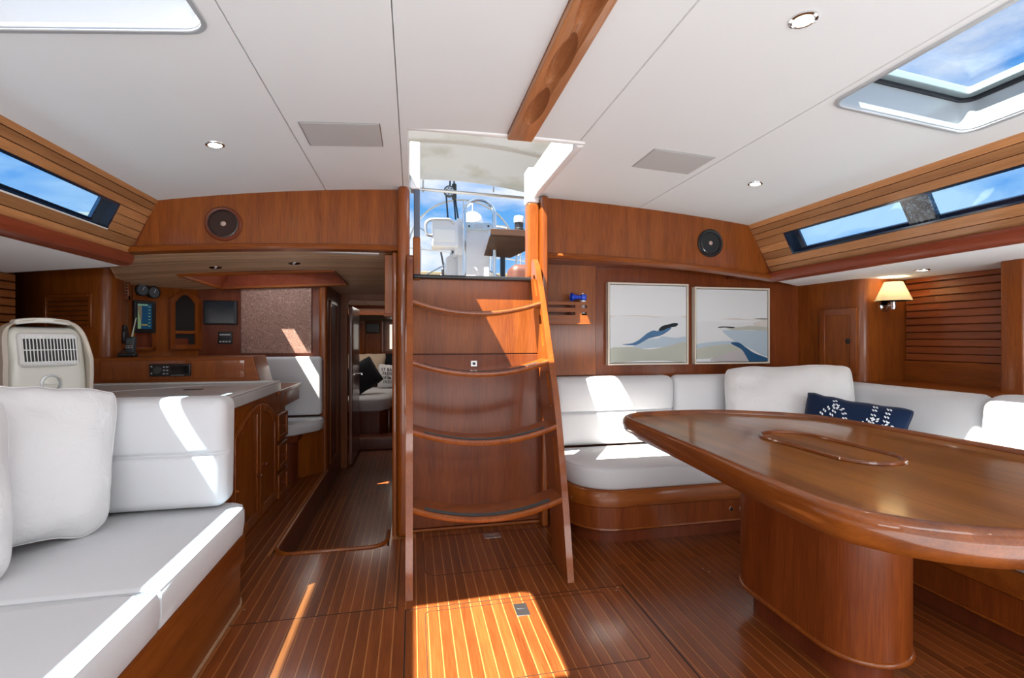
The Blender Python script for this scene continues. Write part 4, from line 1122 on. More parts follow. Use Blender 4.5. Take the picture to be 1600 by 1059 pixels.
for (px, py, lb) in ((337, 418, 'unlit recessed light in the slatted galley ceiling farther from the ladder'), (460, 411.5, 'unlit recessed light in the slatted galley ceiling nearer the ladder')):
    z = 1.62
    for _ in range(6):
        p = P(px, py, z=z); z = gz(p.x, p.y) - 0.001
    downlight(Vector((p.x, p.y, z)), math.atan(-2 * 0.029 * (p.x + 0.06)), lb, lit=False, ring=darkring)
for q, lb in (([(470, 191), (592, 193), (598, 228), (483, 226)], 'grey flush grille panel in the ceiling left of the companionway'), ([(1020, 232), (1110, 245), (1082, 271), (990, 261)], 'grey flush grille panel in the ceiling right of the companionway')):
    pts = [P_ceil(a, b_) for a, b_ in q]
    cx = sum(p.x for p in pts) / 4; cy = sum(p.y for p in pts) / 4
    xs = sorted(p.x for p in pts); ys = sorted(p.y for p in pts)
    hx = (xs[2] + xs[3] - xs[0] - xs[1]) / 4; hy = (ys[2] + ys[3] - ys[0] - ys[1]) / 4
    t = thing('ceiling_grille', lb, 'grille', (cx, cy, ceil_z(cx)), (0, -slope_rot(cx), 0), group='flush grille panels')
    m = MB(T=WM[t.name]); m.rbox(-hx, hx, -hy, hy, -0.005, 0.004, 0.002); m.build('grille_cloth', M['grey'], t)
    m = MB(T=WM[t.name]); 
    for a in ((-hx - 0.004, -hx, -hy - 0.004, hy + 0.004), (hx, hx + 0.004, -hy - 0.004, hy + 0.004), (-hx, hx, -hy - 0.004, -hy), (-hx, hx, hy, hy + 0.004)):
        m.box(a[0], a[1], a[2], a[3], -0.003, 0.002)
    m.build('frame', M['steel'], t)

# ceiling handrail with scooped grips
hr = thing('ceiling_handrail', 'teak overhead grab rail with scooped finger holes running to the companionway', 'handrail', (0.46, 1.2, 2.04))
x0, x1 = HRX
hb = MB(); hb.rbox(x0, x1, -0.6, 2.038, 2.022, 2.088, 0.005, n=3)
ho = hb.build('rail_body', M['rail_teak'], hr)
cut = []
prof = [(math.sin(PI * i / 12), -math.cos(PI * i / 12)) for i in range(13)]
for k in range(7):
    yc = 1.735 - k * 0.30; cm = MB()
    cm.lathe(prof, 24, Matrix.Translation(((x0 + x1) / 2 - 0.004, yc, 2.018)) @ Matrix.Diagonal((0.034, 0.142, 0.056, 1))); cut.append(cm)
cm = MB(); cm.lathe(prof, 24, Matrix.Translation(((x0 + x1) / 2 + 0.004, 0.72, 2.012)) @ Matrix.Diagonal((0.032, 1.19, 0.030, 1))); cut.append(cm)
boolean(ho, cut)
# speakers
def speaker(px, py, r, label, body, cone, rimm):
    p = P(px, py, y=2.88)
    t = thing('speaker', label, 'speaker', (p.x, 2.88, p.z), group='round speakers in the aft bulkhead')
    Mx = Matrix.Translation((p.x, 2.88, p.z)) @ Matrix.Rotation(PI / 2, 4, 'X')
    MB().lathe([(r * 1.12, 0), (r * 1.12, 0.010), (r * 1.04, 0.016), (r * 0.9, 0.014), (r * 0.88, 0.004)], 40, Mx).build('bezel', rimm, t)
    MB().lathe([(r * 0.94, 0.004), (r * 0.92, 0.0165), (r * 0.84, 0.018), (r * 0.80, 0.010)], 40, Mx).build('surround', body, t)
    MB().lathe([(r * 0.83, 0.012), (r * 0.6, 0.009), (r * 0.22, 0.003), (r * 0.2, 0.0029)], 36, Mx).build('cone', cone, t)
    MB().lathe([(r * 0.2, 0.002), (r * 0.19, 0.010), (r * 0.12, 0.017), (0.001, 0.020)], 20, Mx).build('dust_cap', mat('pinkish_dome', (0.45, 0.33, 0.28), 0.4), t)
speaker(350, 350, 0.084, 'brown speaker in the mahogany bulkhead above the galley', mat('dark_brown_surround', (0.03, 0.011, 0.006), 0.35, coat=0.2), mat('brown_mesh', (0.03, 0.011, 0.007), 0.8), M['mah_dark'])
speaker(1109, 380, 0.084, 'black speaker in the mahogany bulkhead above the paintings', mat('black_surround', (0.008, 0.010, 0.012), 0.15, coat=0.8), mat('black_mesh', (0.01, 0.012, 0.014), 0.4), M['black'])

# ================================================================== PAINTINGS
def painting(x0, x1, z0, z1, label, shapes):
    t = thing('painting', label, 'painting', ((x0 + x1) / 2, 3.14, z0))
    f = 0.012
    m = MB()
    for a in ((x0, x0 + f, z0, z1), (x1 - f, x1, z0, z1), (x0 + f, x1 - f, z0, z0 + f), (x0 + f, x1 - f, z1 - f, z1)):
        m.box(a[0], a[1], 3.105, 3.148, a[2], a[3])
    m.build('frame', M['framew'], t, bevel=0.001)
    MB().box(x0 + f, x1 - f, 3.125, 3.146, z0 + f, z1 - f).build('backing', M['rubber'], t)
    g = f + 0.005
    cv = MB().box(x0 + g, x1 - g, 3.112, 3.13, z0 + g, z1 - g).build('canvas', M['canvas'], t)
    W_, H_ = x1 - x0 - 2 * g, z1 - z0 - 2 * g
    for i, (pts, mt) in enumerate(shapes):
        q = spline(pts, 4, closed=True) if len(pts) > 4 else pts
        cl = lambda v: max(0.0, min(1.0, v))
        poly = [(x0 + g + W_ * cl(a), z0 + g + H_ * (1 - cl(b_))) for a, b_ in q]
        o = MB().prism(poly, 3.1118 - 0.0004 * (i + 1), 3.1122, axis='y').build('paint_patch', mt, cv, smooth=0)
def paint(n, c): return fabric(n, c, scale=300, bump=0.1, blotch=0.05)
pg, pb, pd, pk = paint('sage_paint', (0.47, 0.50, 0.44)), paint('mid_blue_paint', (0.08, 0.18, 0.33)), paint('deep_blue_paint', (0.025, 0.10, 0.22)), paint('charcoal_paint', (0.02, 0.028, 0.035))
pw, pl_, pp, pv = paint('white_paint', (0.69, 0.725, 0.75)), paint('pale_blue_paint', (0.44, 0.55, 0.64)), paint('sand_paint', (0.64, 0.62, 0.59)), paint('mauve_paint', (0.50, 0.48, 0.50))
painting(1.338, 1.962, 0.966, 1.548, 'pale abstract painting with a blue streak and dark peak nearer the ladder', [
    ([(0, .40), (.3, .385), (.6, .40), (.85, .40), (1, .39), (1, .415), (.6, .415), (.3, .40), (0, .415)], pp),
    ([(0, .42), (.5, .42), (1, .42), (1, .8), (.5, .8), (0, .8)], pw),
    ([(.3, .78), (.5, .70), (.62, .69), (.68, .66), (.85, .68), (1, .67), (1, .80), (.7, .80), (.4, .82)], pl_),
    ([(0, .82), (.15, .80), (.3, .80), (.5, .83), (.75, .79), (1, .74), (1, .985), (.7, .98), (.4, .98), (0, .99)], pg),
    ([(.15, .765), (.28, .75), (.38, .70), (.48, .62), (.56, .585), (.62, .59), (.72, .54), (.80, .55), (.68, .64), (.5, .69), (.36, .765), (.28, .775)], pb),
    ([(.63, .58), (.67, .53), (.75, .505), (.84, .485), (.89, .495), (.86, .53), (.76, .55), (.68, .585)], pk)])
painting(2.013, 2.642, 0.966, 1.532, 'pale abstract painting with a deep blue diagonal at lower right', [
    ([(0, .46), (.5, .46), (1, .46), (1, .75), (.5, .75), (0, .75)], pw),
    ([(.35, .41), (.55, .395), (.75, .41), (1, .405), (1, .42), (.6, .42)], pp),
    ([(.80, .40), (.9, .395), (1, .395), (1, .405), (.9, .405)], pk),
    ([(.80, .46), (.9, .43), (1, .42), (1, .54), (.9, .53), (.82, .50)], pp),
    ([(.36, .57), (.5, .56), (.8, .57), (1, .58), (1, .92), (.8, .84), (.6, .75), (.45, .66)], pl_),
    ([(.42, .53), (.6, .52), (.75, .50), (1, .52), (1, .57), (.75, .56), (.5, .56)], pg),
    ([(0, .76), (.2, .73), (.4, .715), (.6, .72), (.6, .78), (.3, .80), (0, .82)], pl_),
    ([(0, .83), (.2, .78), (.45, .76), (.6, .78), (.66, .84), (.4, .92), (0, .96)], pg),
    ([(.2, .99), (.35, .91), (.5, .86), (.64, .85), (.72, .92), (.75, .99)], pv),
    ([(.47, .745), (.58, .735), (.68, .80), (.80, .88), (.97, .945), (1, .965), (1, 1), (.86, 1), (.74, 1), (.69, .93), (.62, .83)], pd),
    ([(.30, .520), (.38, .512), (.52, .52), (.50, .535), (.40, .527), (.31, .53)], pk)])

# ================================================================== RACK AND AIR HORN
rk = thing('wall_rack', 'slotted wooden rack on the bulkhead between ladder and paintings', 'rack', (1.0, 3.04, 1.25))
a0 = P(921, 505, y=2.97); a1 = P(921, 472, y=2.97)
z0, z1, xr = a0.z, a1.z, a0.x
fm = MB().box(0.83, xr, 2.968, 2.984, z0, z1).build('front_board', M['mah_x'], rk)
zz = lambda t: z0 + (z1 - z0) * t
cuts = []
for lo_, hi_ in ((0.38, 0.52), (0.72, 0.86)):
    cuts.append(MB().box(0.81, xr - 0.10, 2.9, 3.05, zz(lo_), zz(hi_))); cuts.append(MB().box(xr - 0.055, xr - 0.018, 2.9, 3.05, zz(lo_), zz(hi_)))
boolean(fm, cuts)
MB().rbox(0.83, xr + 0.003, 2.955, 3.088, z0 - 0.008, z0, 0.003).build('bottom_board', M['mah_x'], rk)
MB().box(xr - 0.012, xr, 2.984, 3.088, z0, z1).build('end_board', M['mah_z'], rk)
MB().box(0.83, xr - 0.012, 3.078, 3.088, z0, z1).build('back_board', M['mah_dark'], rk)
hn = thing('air_horn', 'bright blue plastic air horn on top of the slotted wooden rack', 'air horn', (1.09, 3.03, z1))
pc = P(911, 466, y=3.02); MB().lathe([(0.017, z1 - 0.075), (0.017, z1 + 0.015), (0.010, z1 + 0.02)], 16, Matrix.Translation((pc.x, 3.02, 0))).build('gas_can', M['whitepl'], hn)
Mx = Matrix.Translation((pc.x - 0.005, 3.02, z1 + 0.036)) @ Matrix.Rotation(-PI / 2, 4, 'Y')
MB().lathe([(0.012, -0.012), (0.017, -0.006), (0.012, 0.008), (0.013, 0.035), (0.018, 0.055), (0.029, 0.075), (0.029, 0.079), (0.022, 0.072), (0.006, 0.04)], 20, Mx).build('horn_trumpet', M['blue'], hn)
MB().rbox(pc.x - 0.018, pc.x + 0.022, 3.0, 3.04, z1 + 0.016, z1 + 0.056, 0.012).build('horn_head', M['blue'], hn)
MB().lathe([(0.006, 0), (0.006, 0.010)], 10, Matrix.Translation((pc.x - 0.003, 3.02, z1 + 0.055))).build('push_button', M['whitepl'], hn)

# ================================================================== RIGHT LOCKER DOOR AND SCONCE
A2, B2 = Vector((2.935, 3.15, 0)), Vector((2.975, 2.76, 0))
uu = (B2 - A2).normalized(); nn2 = Vector((uu.y, -uu.x, 0)) 
if nn2.x > 0: nn2 = -nn2
def on_plane(px, py, pt, nrm):
    a = (px - 800) / FPX; b_ = (529.5 - py) / FPX
    d = Vector((SA + CA * a, CA - SA * a, b_)); o = Vector((0, 0, CAMH))
    return o + d * ((pt - o).dot(nrm) / d.dot(nrm))
pA = on_plane(1283, 583, A2, nn2); pB = on_plane(1341, 481, A2, nn2); pC = on_plane(1341, 586, A2, nn2)
u0, u1 = (pA - A2).dot(uu), (pB - A2).dot(uu)
T_ = Matrix((uu, nn2, Vector((0, 0, 1)))).transposed().to_4x4(); T_.translation = A2
ld = thing('locker_door', 'small panelled locker door with black finger ring above the settee corner', 'locker door', pA)
zl, zh = pC.z + 0.005, pB.z
m = MB(T=T_); m.box(u0, u1, 0.0, 0.012, zl, zh); m.build('door_panel', M['mah_z'], ld, bevel=0.002)
for a in ((u0, u0 + 0.042, zl, zh), (u1 - 0.042, u1, zl, zh), (u0 + 0.042, u1 - 0.042, zl, zl + 0.042), (u0 + 0.042, u1 - 0.042, zh - 0.042, zh)):
    m = MB(T=T_); m.box(a[0], a[1], 0.010, 0.020, a[2], a[3]); m.build('door_frame', M['mah_gloss'], ld, bevel=0.002)
for z in (zl + 0.08, zh - 0.08):
    m = MB(T=T_); m.box(u0 - 0.012, u0 - 0.002, 0, 0.010, z - 0.02, z + 0.02); m.lathe([(0.005, z - 0.022), (0.005, z + 0.022)], 10, Matrix.Translation((u0 - 0.002, 0.014, 0))); m.build('hinge', M['black'], ld)
pr = on_plane(1327, 533, A2, nn2); ur = (pr - A2).dot(uu)
m = MB(T=T_); m.lathe([(0.017, 0), (0.018, 0.004), (0.012, 0.006)], 20, Matrix.Translation((ur, 0.012, pr.z)) @ Matrix.Rotation(-PI / 2, 4, 'X')); m.build('finger_ring', M['black'], ld)
sc = thing('wall_lamp', 'lit chrome wall lamp with cream cone shade beside the slatted wall', 'wall lamp', (3.10, 2.655, 1.34))
pp_ = P(1382, 478, y=2.655); Mx = Matrix.Translation((pp_.x, 2.655, pp_.z)) @ Matrix.Rotation(PI / 2, 4, 'X')
MB().lathe([(0.042, 0), (0.042, 0.006), (0.034, 0.014), (0.016, 0.022), (0.001, 0.024)], 28, Mx).build('wall_plate', M['chrome'], sc)
ax = P(1396, 478, y=2.555); sx, sy = ax.x, 2.555
MB().tube([(pp_.x, 2.64, pp_.z), (pp_.x + 0.005, 2.60, pp_.z), (sx - 0.01, sy + 0.02, pp_.z + 0.002), (sx, sy, pp_.z + 0.004)], 0.007, 10).build('arm', M['chrome'], sc)
MB().lathe([(0.016, -0.028), (0.018, -0.01), (0.018, 0.02), (0.015, 0.024), (0.015, 0.045)], 20, Matrix.Translation((sx, sy, pp_.z))).build('lamp_holder', M['chrome'], sc)
shz0, shz1 = P(1395, 470, y=2.555).z, P(1395, 440.5, y=2.555).z
shm = mat('cream_shade', (0.80, 0.70, 0.50), 0.7)
t_ = shm.node_tree; bs = t_.nodes['Principled BSDF']; tl = N(t_, 'ShaderNodeBsdfTranslucent'); tl.inputs[0].default_value = (0.98, 0.90, 0.74, 1); mxs = N(t_, 'ShaderNodeMixShader'); mxs.inputs[0].default_value = 0.55
t_.links.new(bs.outputs[0], mxs.inputs[1]); t_.links.new(tl.outputs[0], mxs.inputs[2]); t_.links.new(mxs.outputs[0], t_.nodes['Material Output'].inputs[0])
MB().lathe([(0.100, shz0), (0.101, shz0 + 0.001), (0.050, shz1), (0.048, shz1), (0.0975, shz0)], 36, Matrix.Translation((sx, sy, 0))).build('lamp_shade', shm, sc)
MB().lathe([(0.004, pp_.z + 0.04), (0.016, pp_.z + 0.055), (0.020, pp_.z + 0.075), (0.012, pp_.z + 0.095), (0.001, pp_.z + 0.10)], 16, Matrix.Translation((sx, sy, 0))).build('bulb', mat('lit_bulb', (1, 0.9, 0.7), 0.4, emit=(1, 0.82, 0.55), estr=55), sc)
pl2 = bpy.data.lights.new('wall_lamp_bulb', 'POINT'); pl2.energy = 1.4; pl2.color = (1, 0.82, 0.58); pl2.shadow_soft_size = 0.02
o = bpy.data.objects.new('wall_lamp_bulb', pl2); link(o, sc); o.location = Vector((sx, sy, pp_.z + 0.108)) - Vector(sc.location)

# ================================================================== LEFT: LOUVRE, VENT, INSTRUMENTS
nA = Vector((-2.36 * LS, 3.42 * LS, 0)); uA = (Vector((-1.76 * LS, 3.095 * LS, 0)) - nA).normalized(); nL = Vector((uA.y, -uA.x, 0))
TL = Matrix((uA, -nL, Vector((0, 0, 1)))).transposed().to_4x4(); TL.translation = nA
def uv(px, py):
    p = on_plane(px, py, nA, nL); return (p - nA).dot(uA), p.z
lv = thing('louvre_panel', 'mahogany louvred vent in the locker face behind the white appliance', 'vent', on_plane(108, 513, nA, nL))
ua, zb = uv(71, 513); ub, zt = uv(146, 513)[0], uv(71, 461)[1]
fw = 0.028
for a in ((ua, ua + fw, zb, zt), (ub - fw, ub, zb, zt), (ua + fw, ub - fw, zb, zb + fw * 0.6), (ua + fw, ub - fw, zt - fw * 0.7, zt)):
    m = MB(T=TL); m.box(a[0], a[1], -0.016, 0.0, a[2], a[3]); m.build('frame_bar', M['mah_gloss'], lv, bevel=0.004)
n = 6
for k in range(n):
    z = zb + 0.02 + (zt - zb - 0.035) * (k + 0.5) / n; h = (zt - zb) / n * 0.33
    m = MB(T=TL); m.hexa([(ua + fw, -0.012, z - h), (ub - fw, -0.012, z - h), (ub - fw, -0.008, z - h - 0.003), (ua + fw, -0.008, z - h - 0.003)], [(ua + fw, -0.002, z + h), (ub - fw, -0.002, z + h), (ub - fw, 0.0, z + h - 0.004), (ua + fw, 0.0, z + h - 0.004)]); m.build('slat', M['mah_x'], lv)
m = MB(T=TL); m.box(ua + fw, ub - fw, -0.0012, 0.001, zb + 0.01, zt - 0.01); m.build('vent_backing', M['dark'], lv)
# square vent on the side face of the locker
VX = -1.700 * LS
vn = thing('air_vent', 'small square wooden air vent near the ceiling beside the chart screen', 'vent', (VX, 3.2 * LS, 1.45))
y0, y1, z0, z1 = P(178, 469, x=VX + 0.006).y, P(201, 433, x=VX + 0.006).y, P(190, 468, x=VX).z, P(190, 434, x=VX).z
for a in ((y0, y0 + 0.026, z0, z1), (y1 - 0.026, y1, z0, z1), (y0, y1, z0, z0 + 0.033), (y0, y1, z1 - 0.033, z1)):
    MB().box(VX - 0.002, VX + 0.018, *a).build('frame_bar', M['mah_gloss'], vn, bevel=0.003)
MB().box(VX - 0.002, VX + 0.008, y0 + 0.02, y1 - 0.02, z0 + 0.028, z1 - 0.028).build('vent_backing', M['dark'], vn)
for k in range(4):
    z = z0 + 0.042 + (z1 - z0 - 0.08) * k / 3.3; MB().box(VX + 0.006, VX + 0.016, y0 + 0.026, y1 - 0.026, z, z + 0.007).build('slat', M['steel'], vn)
# instruments on the outboard wall
XW = 0.0
uW = (PB - PA).normalized(); nW = Vector((uW.y, -uW.x, 0))
TW = Matrix((nW, uW, Vector((0, 0, 1)))).transposed().to_4x4(); TW.translation = PA
def PW(px, py):
    p = on_plane(px, py, PA, nW); return Vector((0, (p - PA).dot(uW), p.z))
def wr(px0, py0, px1, py1):
    a, b_ = PW(px0, 529), PW(px1, 529); pm = (px0 + px1) / 2
    return a.y, b_.y, PW(pm, py1).z, PW(pm, py0).z
ip = thing('dial_cluster', 'recessed mahogany instrument panel with two dials beside the chart screen', 'panel', TW @ Vector((0, 0.1, 1.0)))
y0, y1, z0, z1 = wr(205, 440, 241, 548)
for a in ((y0, y0 + 0.02, z0, z1), (y1 - 0.03, y1, z0, z1), (y0, y1, z0, z0 + 0.025), (y0, y1, z1 - 0.02, z1)):
    MB(T=TW).box(XW, XW + 0.02, *a).build('frame_bar', M['mah_gloss'], ip, bevel=0.003)
MB(T=TW).box(XW, XW + 0.010, y0 + 0.01, y1 - 0.01, PW(222, 472).z, z1 - 0.01).build('dial_board', M['mah_y'], ip)
MB(T=TW).box(XW, XW + 0.004, y0 + 0.01, y1 - 0.02, z0 + 0.02, PW(222, 515).z).build('niche_back', M['mah_dark'], ip)
for (px, py) in ((216, 453), (234, 457)):
    p = PW(px, py); Mx = Matrix.Translation((XW + 0.008, p.y, p.z)) @ Matrix.Rotation(PI / 2, 4, 'Y')
    g_ = MB(T=TW).lathe([(0.042, 0), (0.042, 0.03), (0.046, 0.032), (0.046, 0.040), (0.040, 0.042), (0.038, 0.037)], 28, Mx).build('gauge', M['black'], ip)
    MB(T=TW).lathe([(0.039, 0.036), (0.039, 0.038)], 24, Mx).build('gauge_glass', mat('grey_dial', (0.10, 0.12, 0.14), 0.1, coat=1), g_)
    m = MB(T=TW); m.tube([(XW + 0.0475, p.y, p.z), (XW + 0.0475, p.y + 0.012, p.z + 0.024)], 0.0018, 6); m.build('needle', M['whitepl'], g_)
# chart screen
y0, y1, z0, z1 = wr(205, 470, 239, 520)
cp = thing('chart_screen', 'black framed electronic chart screen showing a coast in blue and green', 'screen', TW @ Vector((0, (y0 + y1) / 2, z0)))
MB(T=TW).rbox(XW, XW + 0.035, y0, y1, z0, z1, 0.006).build('screen_body', M['black'], cp)
sy0, sy1, sz0, sz1 = y0 + 0.02, y1 - 0.035, z0 + 0.03, z1 - 0.025
def em(n_, c, s_=1.0): return mat(n_, (0, 0, 0), 0.2, emit=c, estr=s_)
MB(T=TW).box(XW + 0.035, XW + 0.0362, sy0, sy1, sz0, sz1).build('display', em('chart_blue', (0.01, 0.06, 0.13), 0.5), cp)
W_, H_ = sy1 - sy0, sz1 - sz0
def scr(poly, mt, k, name='chart_area'):
    MB(T=TW).prism([(sy0 + W_ * a, sz0 + H_ * b_) for a, b_ in poly], XW + 0.0362, XW + 0.0362 + 0.0003 * k, axis='x').build(name, mt, cp, smooth=0)
scr([(0, 0.0), (0.22, 0.0), (0.24, 0.2), (0.12, 0.5), (0.0, 0.75)], em('chart_green', (0.22, 0.33, 0.16), 0.5), 1)
scr([(0, 0.75), (0.12, 0.5), (0.24, 0.2), (0.28, 0.5), (0.28, 1.0), (0, 1.0)], em('chart_brown', (0.18, 0.15, 0.10), 0.5), 1)
scr([(0.0, 0.93), (0.72, 0.93), (0.72, 1.0), (0.0, 1.0)], em('chart_bar', (0.18, 0.33, 0.25), 0.5), 2)
scr([(0.28, 0.13), (0.70, 0.13), (0.70, 0.19), (0.28, 0.19)], em('chart_orange', (0.3, 0.22, 0.06), 0.5), 2)
for k in range(7):
    b_ = 0.10 + k * 0.13; scr([(0.76, b_), (0.90, b_), (0.90, b_ + 0.03), (0.76, b_ + 0.03)], em('chart_reading', (0.2, 0.35, 0.2), 0.5), 2, 'chart_reading')
# arched cubby
y0, y1, z0, z1 = wr(263, 455, 312, 545)
cb = thing('arched_cubby', 'open arched cubby with one shelf in the navigation corner', 'cubby', TW @ Vector((0, (y0 + y1) / 2, z0)))
def archp(y0, y1, z0, z1, rise):
    pts = [(y0, z0), (y1, z0)]; n = 12
    return pts + [(y1 + (y0 - y1) * i / n, z1 - rise + rise * math.sin(PI * i / n)) for i in range(n + 1)]
oa = archp(y0, y1, z0, z1, 0.07); ia = archp(y0 + 0.045, y1 - 0.05, z0 + 0.035, z1 - 0.03, 0.065)
m = MB(T=TW)
for k in range(len(oa)):
    a, b_ = oa[k], oa[(k + 1) % len(oa)]; c_, e_ = ia[k], ia[(k + 1) % len(oa)]
    m.hexa([(XW, *a), (XW, *b_), (XW, *e_), (XW, *c_)], [(XW + 0.022, *a), (XW + 0.022, *b_), (XW + 0.016, *e_), (XW + 0.016, *c_)])
m.build('arch_frame', M['mah_gloss'], cb)
MB(T=TW).prism(ia, XW + 0.0, XW + 0.002, axis='x').build('cubby_back', M['dark'], cb)
zs = PW(288, 519).z
MB(T=TW).box(XW, XW + 0.014, y0 + 0.045, y1 - 0.05, zs - 0.012, zs + 0.012).build('shelf', M['mah_y'], cb)
MB(T=TW).box(XW, XW + 0.008, y0 + 0.05, y0 + 0.16, z0 + 0.036, zs - 0.05).build('book_stack', M['mah_dark'], cb)
# screen and breaker panel on the dark bulkhead
p0 = P(319, 507, y=4.38); p1 = P(371, 470, y=4.38)
tv = MB().rbox(p0.x, p1.x, 4.36, 4.396, p0.z, p1.z, 0.006).build('wall_screen', M['black'], None, label='dark flat screen on the shaded bulkhead beside the map board', cat='screen')
MB().box(p0.x + 0.012, p1.x - 0.02, 4.358, 4.361, p0.z + 0.015, p1.z - 0.012).build('display', mat('dark_teal_glass', (0.004, 0.014, 0.022), 0.1, coat=0.6), tv)
p0 = P(341, 537, y=4.39); p1 = P(363, 518, y=4.39)
bk_ = MB().rbox(p0.x, p1.x, 4.385, 4.398, p0.z, p1.z, 0.002).build('breaker_panel', M['black'], None, label='small breaker panel with two rows of white marks under the dark screen', cat='switch panel')
for r_, n_ in ((0.75, 6), (0.18, 4)):
    for k in range(n_):
        cx = p0.x + (p1.x - p0.x) * (0.18 + 0.64 * k / (n_ - 1)); cz = p0.z + (p1.z - p0.z) * r_
        MB().box(cx - 0.007, cx + 0.007, 4.382, 4.386, cz - 0.006, cz + 0.006).build('switch', mat('faded_white_switch', (0.45, 0.45, 0.47), 0.5), bk_)
# map board
p0 = P(377, 552, y=4.385); p1 = P(487, 450, y=4.385)
mb_ = mat('scrolled_brown_board', (0.3, 0.14, 0.1), 0.55)
t_ = mb_.node_tree; L = t_.links.new; tcx = N(t_, 'ShaderNodeTexCoord'); nz_ = N(t_, 'ShaderNodeTexNoise'); nz_.inputs['Scale'].default_value = 26; nz_.inputs['Detail'].default_value = 5; nz_.inputs['Distortion'].default_value = 2.5
L(tcx.outputs['Object'], nz_.inputs['Vector']); rr_ = N(t_, 'ShaderNodeValToRGB'); L(nz_.outputs[0], rr_.inputs[0])
el = rr_.color_ramp.elements; el[0].position = 0.42; el[0].color = (0.36, 0.20, 0.155, 1); el[1].position = 0.60; el[1].color = (0.42, 0.25, 0.195, 1)
for ps, c in ((0.47, (0.07, 0.03, 0.02)), (0.50, (0.38, 0.22, 0.17)), (0.54, (0.34, 0.19, 0.14)), (0.56, (0.10, 0.045, 0.03))):
    e_ = el.new(ps); e_.color = (*c, 1)
L(rr_.outputs[0], t_.nodes['Principled BSDF'].inputs['Base Color'])
cb_ = MB().rbox(p0.x, p1.x, 4.375, 4.398, p0.z, p1.z, 0.003).build('map_board', mb_, None, label='brown board with fine scrolling pattern above the navigation seat', cat='board')
for sx_ in (p0.x + 0.02, p1.x - 0.015):
    for sz_ in (p0.z + 0.02, (p0.z + p1.z) / 2, p1.z - 0.02):
        MB().lathe([(0.004, 0), (0.003, 0.002)], 8, Matrix.Translation((sx_, 4.375, sz_)) @ Matrix.Rotation(PI / 2, 4, 'X')).build('screw', M['steel'], cb_)

# ================================================================== HANDHELD RADIO, MICROPHONE
pr_ = P(203, 555, y=3.56)
hh = thing('handheld_radio', 'black handheld radio with pale aerial standing in its charger on the ledge', 'radio', (pr_.x, 3.56, 1.033))
HO = -0.04
hx = pr_.x
MB().rbox(hx - 0.055, hx + 0.05, 3.52, 3.56, 1.033, 1.062, 0.010).build('charger', M['black'], hh)
MB().rbox(hx - 0.026, hx + 0.028, 3.545, 3.58, 1.055, 1.165, 0.012, fn=lambda p, u: Vector((p.x + (p.z - 1.05) * 0.06, p.y, p.z))).build('radio_body', mat('slate_plastic', (0.03, 0.04, 0.05), 0.4), hh)
MB().box(hx - 0.012, hx + 0.024, 3.542, 3.546, 1.12, 1.148).build('radio_display', mat('radio_glass', (0.06, 0.08, 0.09), 0.2), hh)
for k in range(6):
    cx = hx - 0.010 + (k % 3) * 0.014; cz = 1.105 - (k // 3) * 0.012
    MB().box(cx - 0.004, cx + 0.004, 3.540, 3.546, cz - 0.003, cz + 0.003).build('key', M['steel'], hh)
MB().tube([(hx + 0.012, 3.56, 1.16), (hx + 0.020, 3.56, 1.21), (hx + 0.036, 3.56, 1.29)], [0.006, 0.004, 0.003], 8).build('aerial', mat('pale_aerial', (0.5, 0.55, 0.4), 0.5), hh)
mx0 = VX + 0.004; pm = P(188, 513, x=mx0); ym = pm.y; zc_ = pm.z
mc = thing('radio_microphone', 'black fist microphone hanging on its bracket beside the handheld radio', 'microphone', (mx0, ym, zc_ - 0.1))
MB().rbox(mx0 - 0.004, mx0 + 0.004, ym - 0.045, ym + 0.045, P(188, 528, x=mx0).z, P(188, 502, x=mx0).z, 0.003).build('bracket', M['steel'], mc)
MB().lathe([(0.024, 0), (0.028, 0.012), (0.024, 0.030), (0.01, 0.036)], 18, Matrix.Translation((mx0 + 0.003, ym, zc_)) @ Matrix.Rotation(PI / 2, 4, 'Y')).build('microphone_head', M['black'], mc)
MB().rbox(mx0 + 0.008, mx0 + 0.042, ym - 0.028, ym + 0.028, zc_ - 0.10, zc_ - 0.015, 0.013).build('microphone_body', M['black'], mc)
MB().tube(spline([(mx0 + 0.025, ym, zc_ - 0.09), (mx0 + 0.04, ym - 0.01, zc_ - 0.13), (mx0 + 0.03, ym - 0.05, 1.06), (mx0 + 0.09, 3.56, 1.042), (mx0 + 0.12, 3.55, 1.042)], 5), 0.005, 6).build('cord', M['black'], mc)

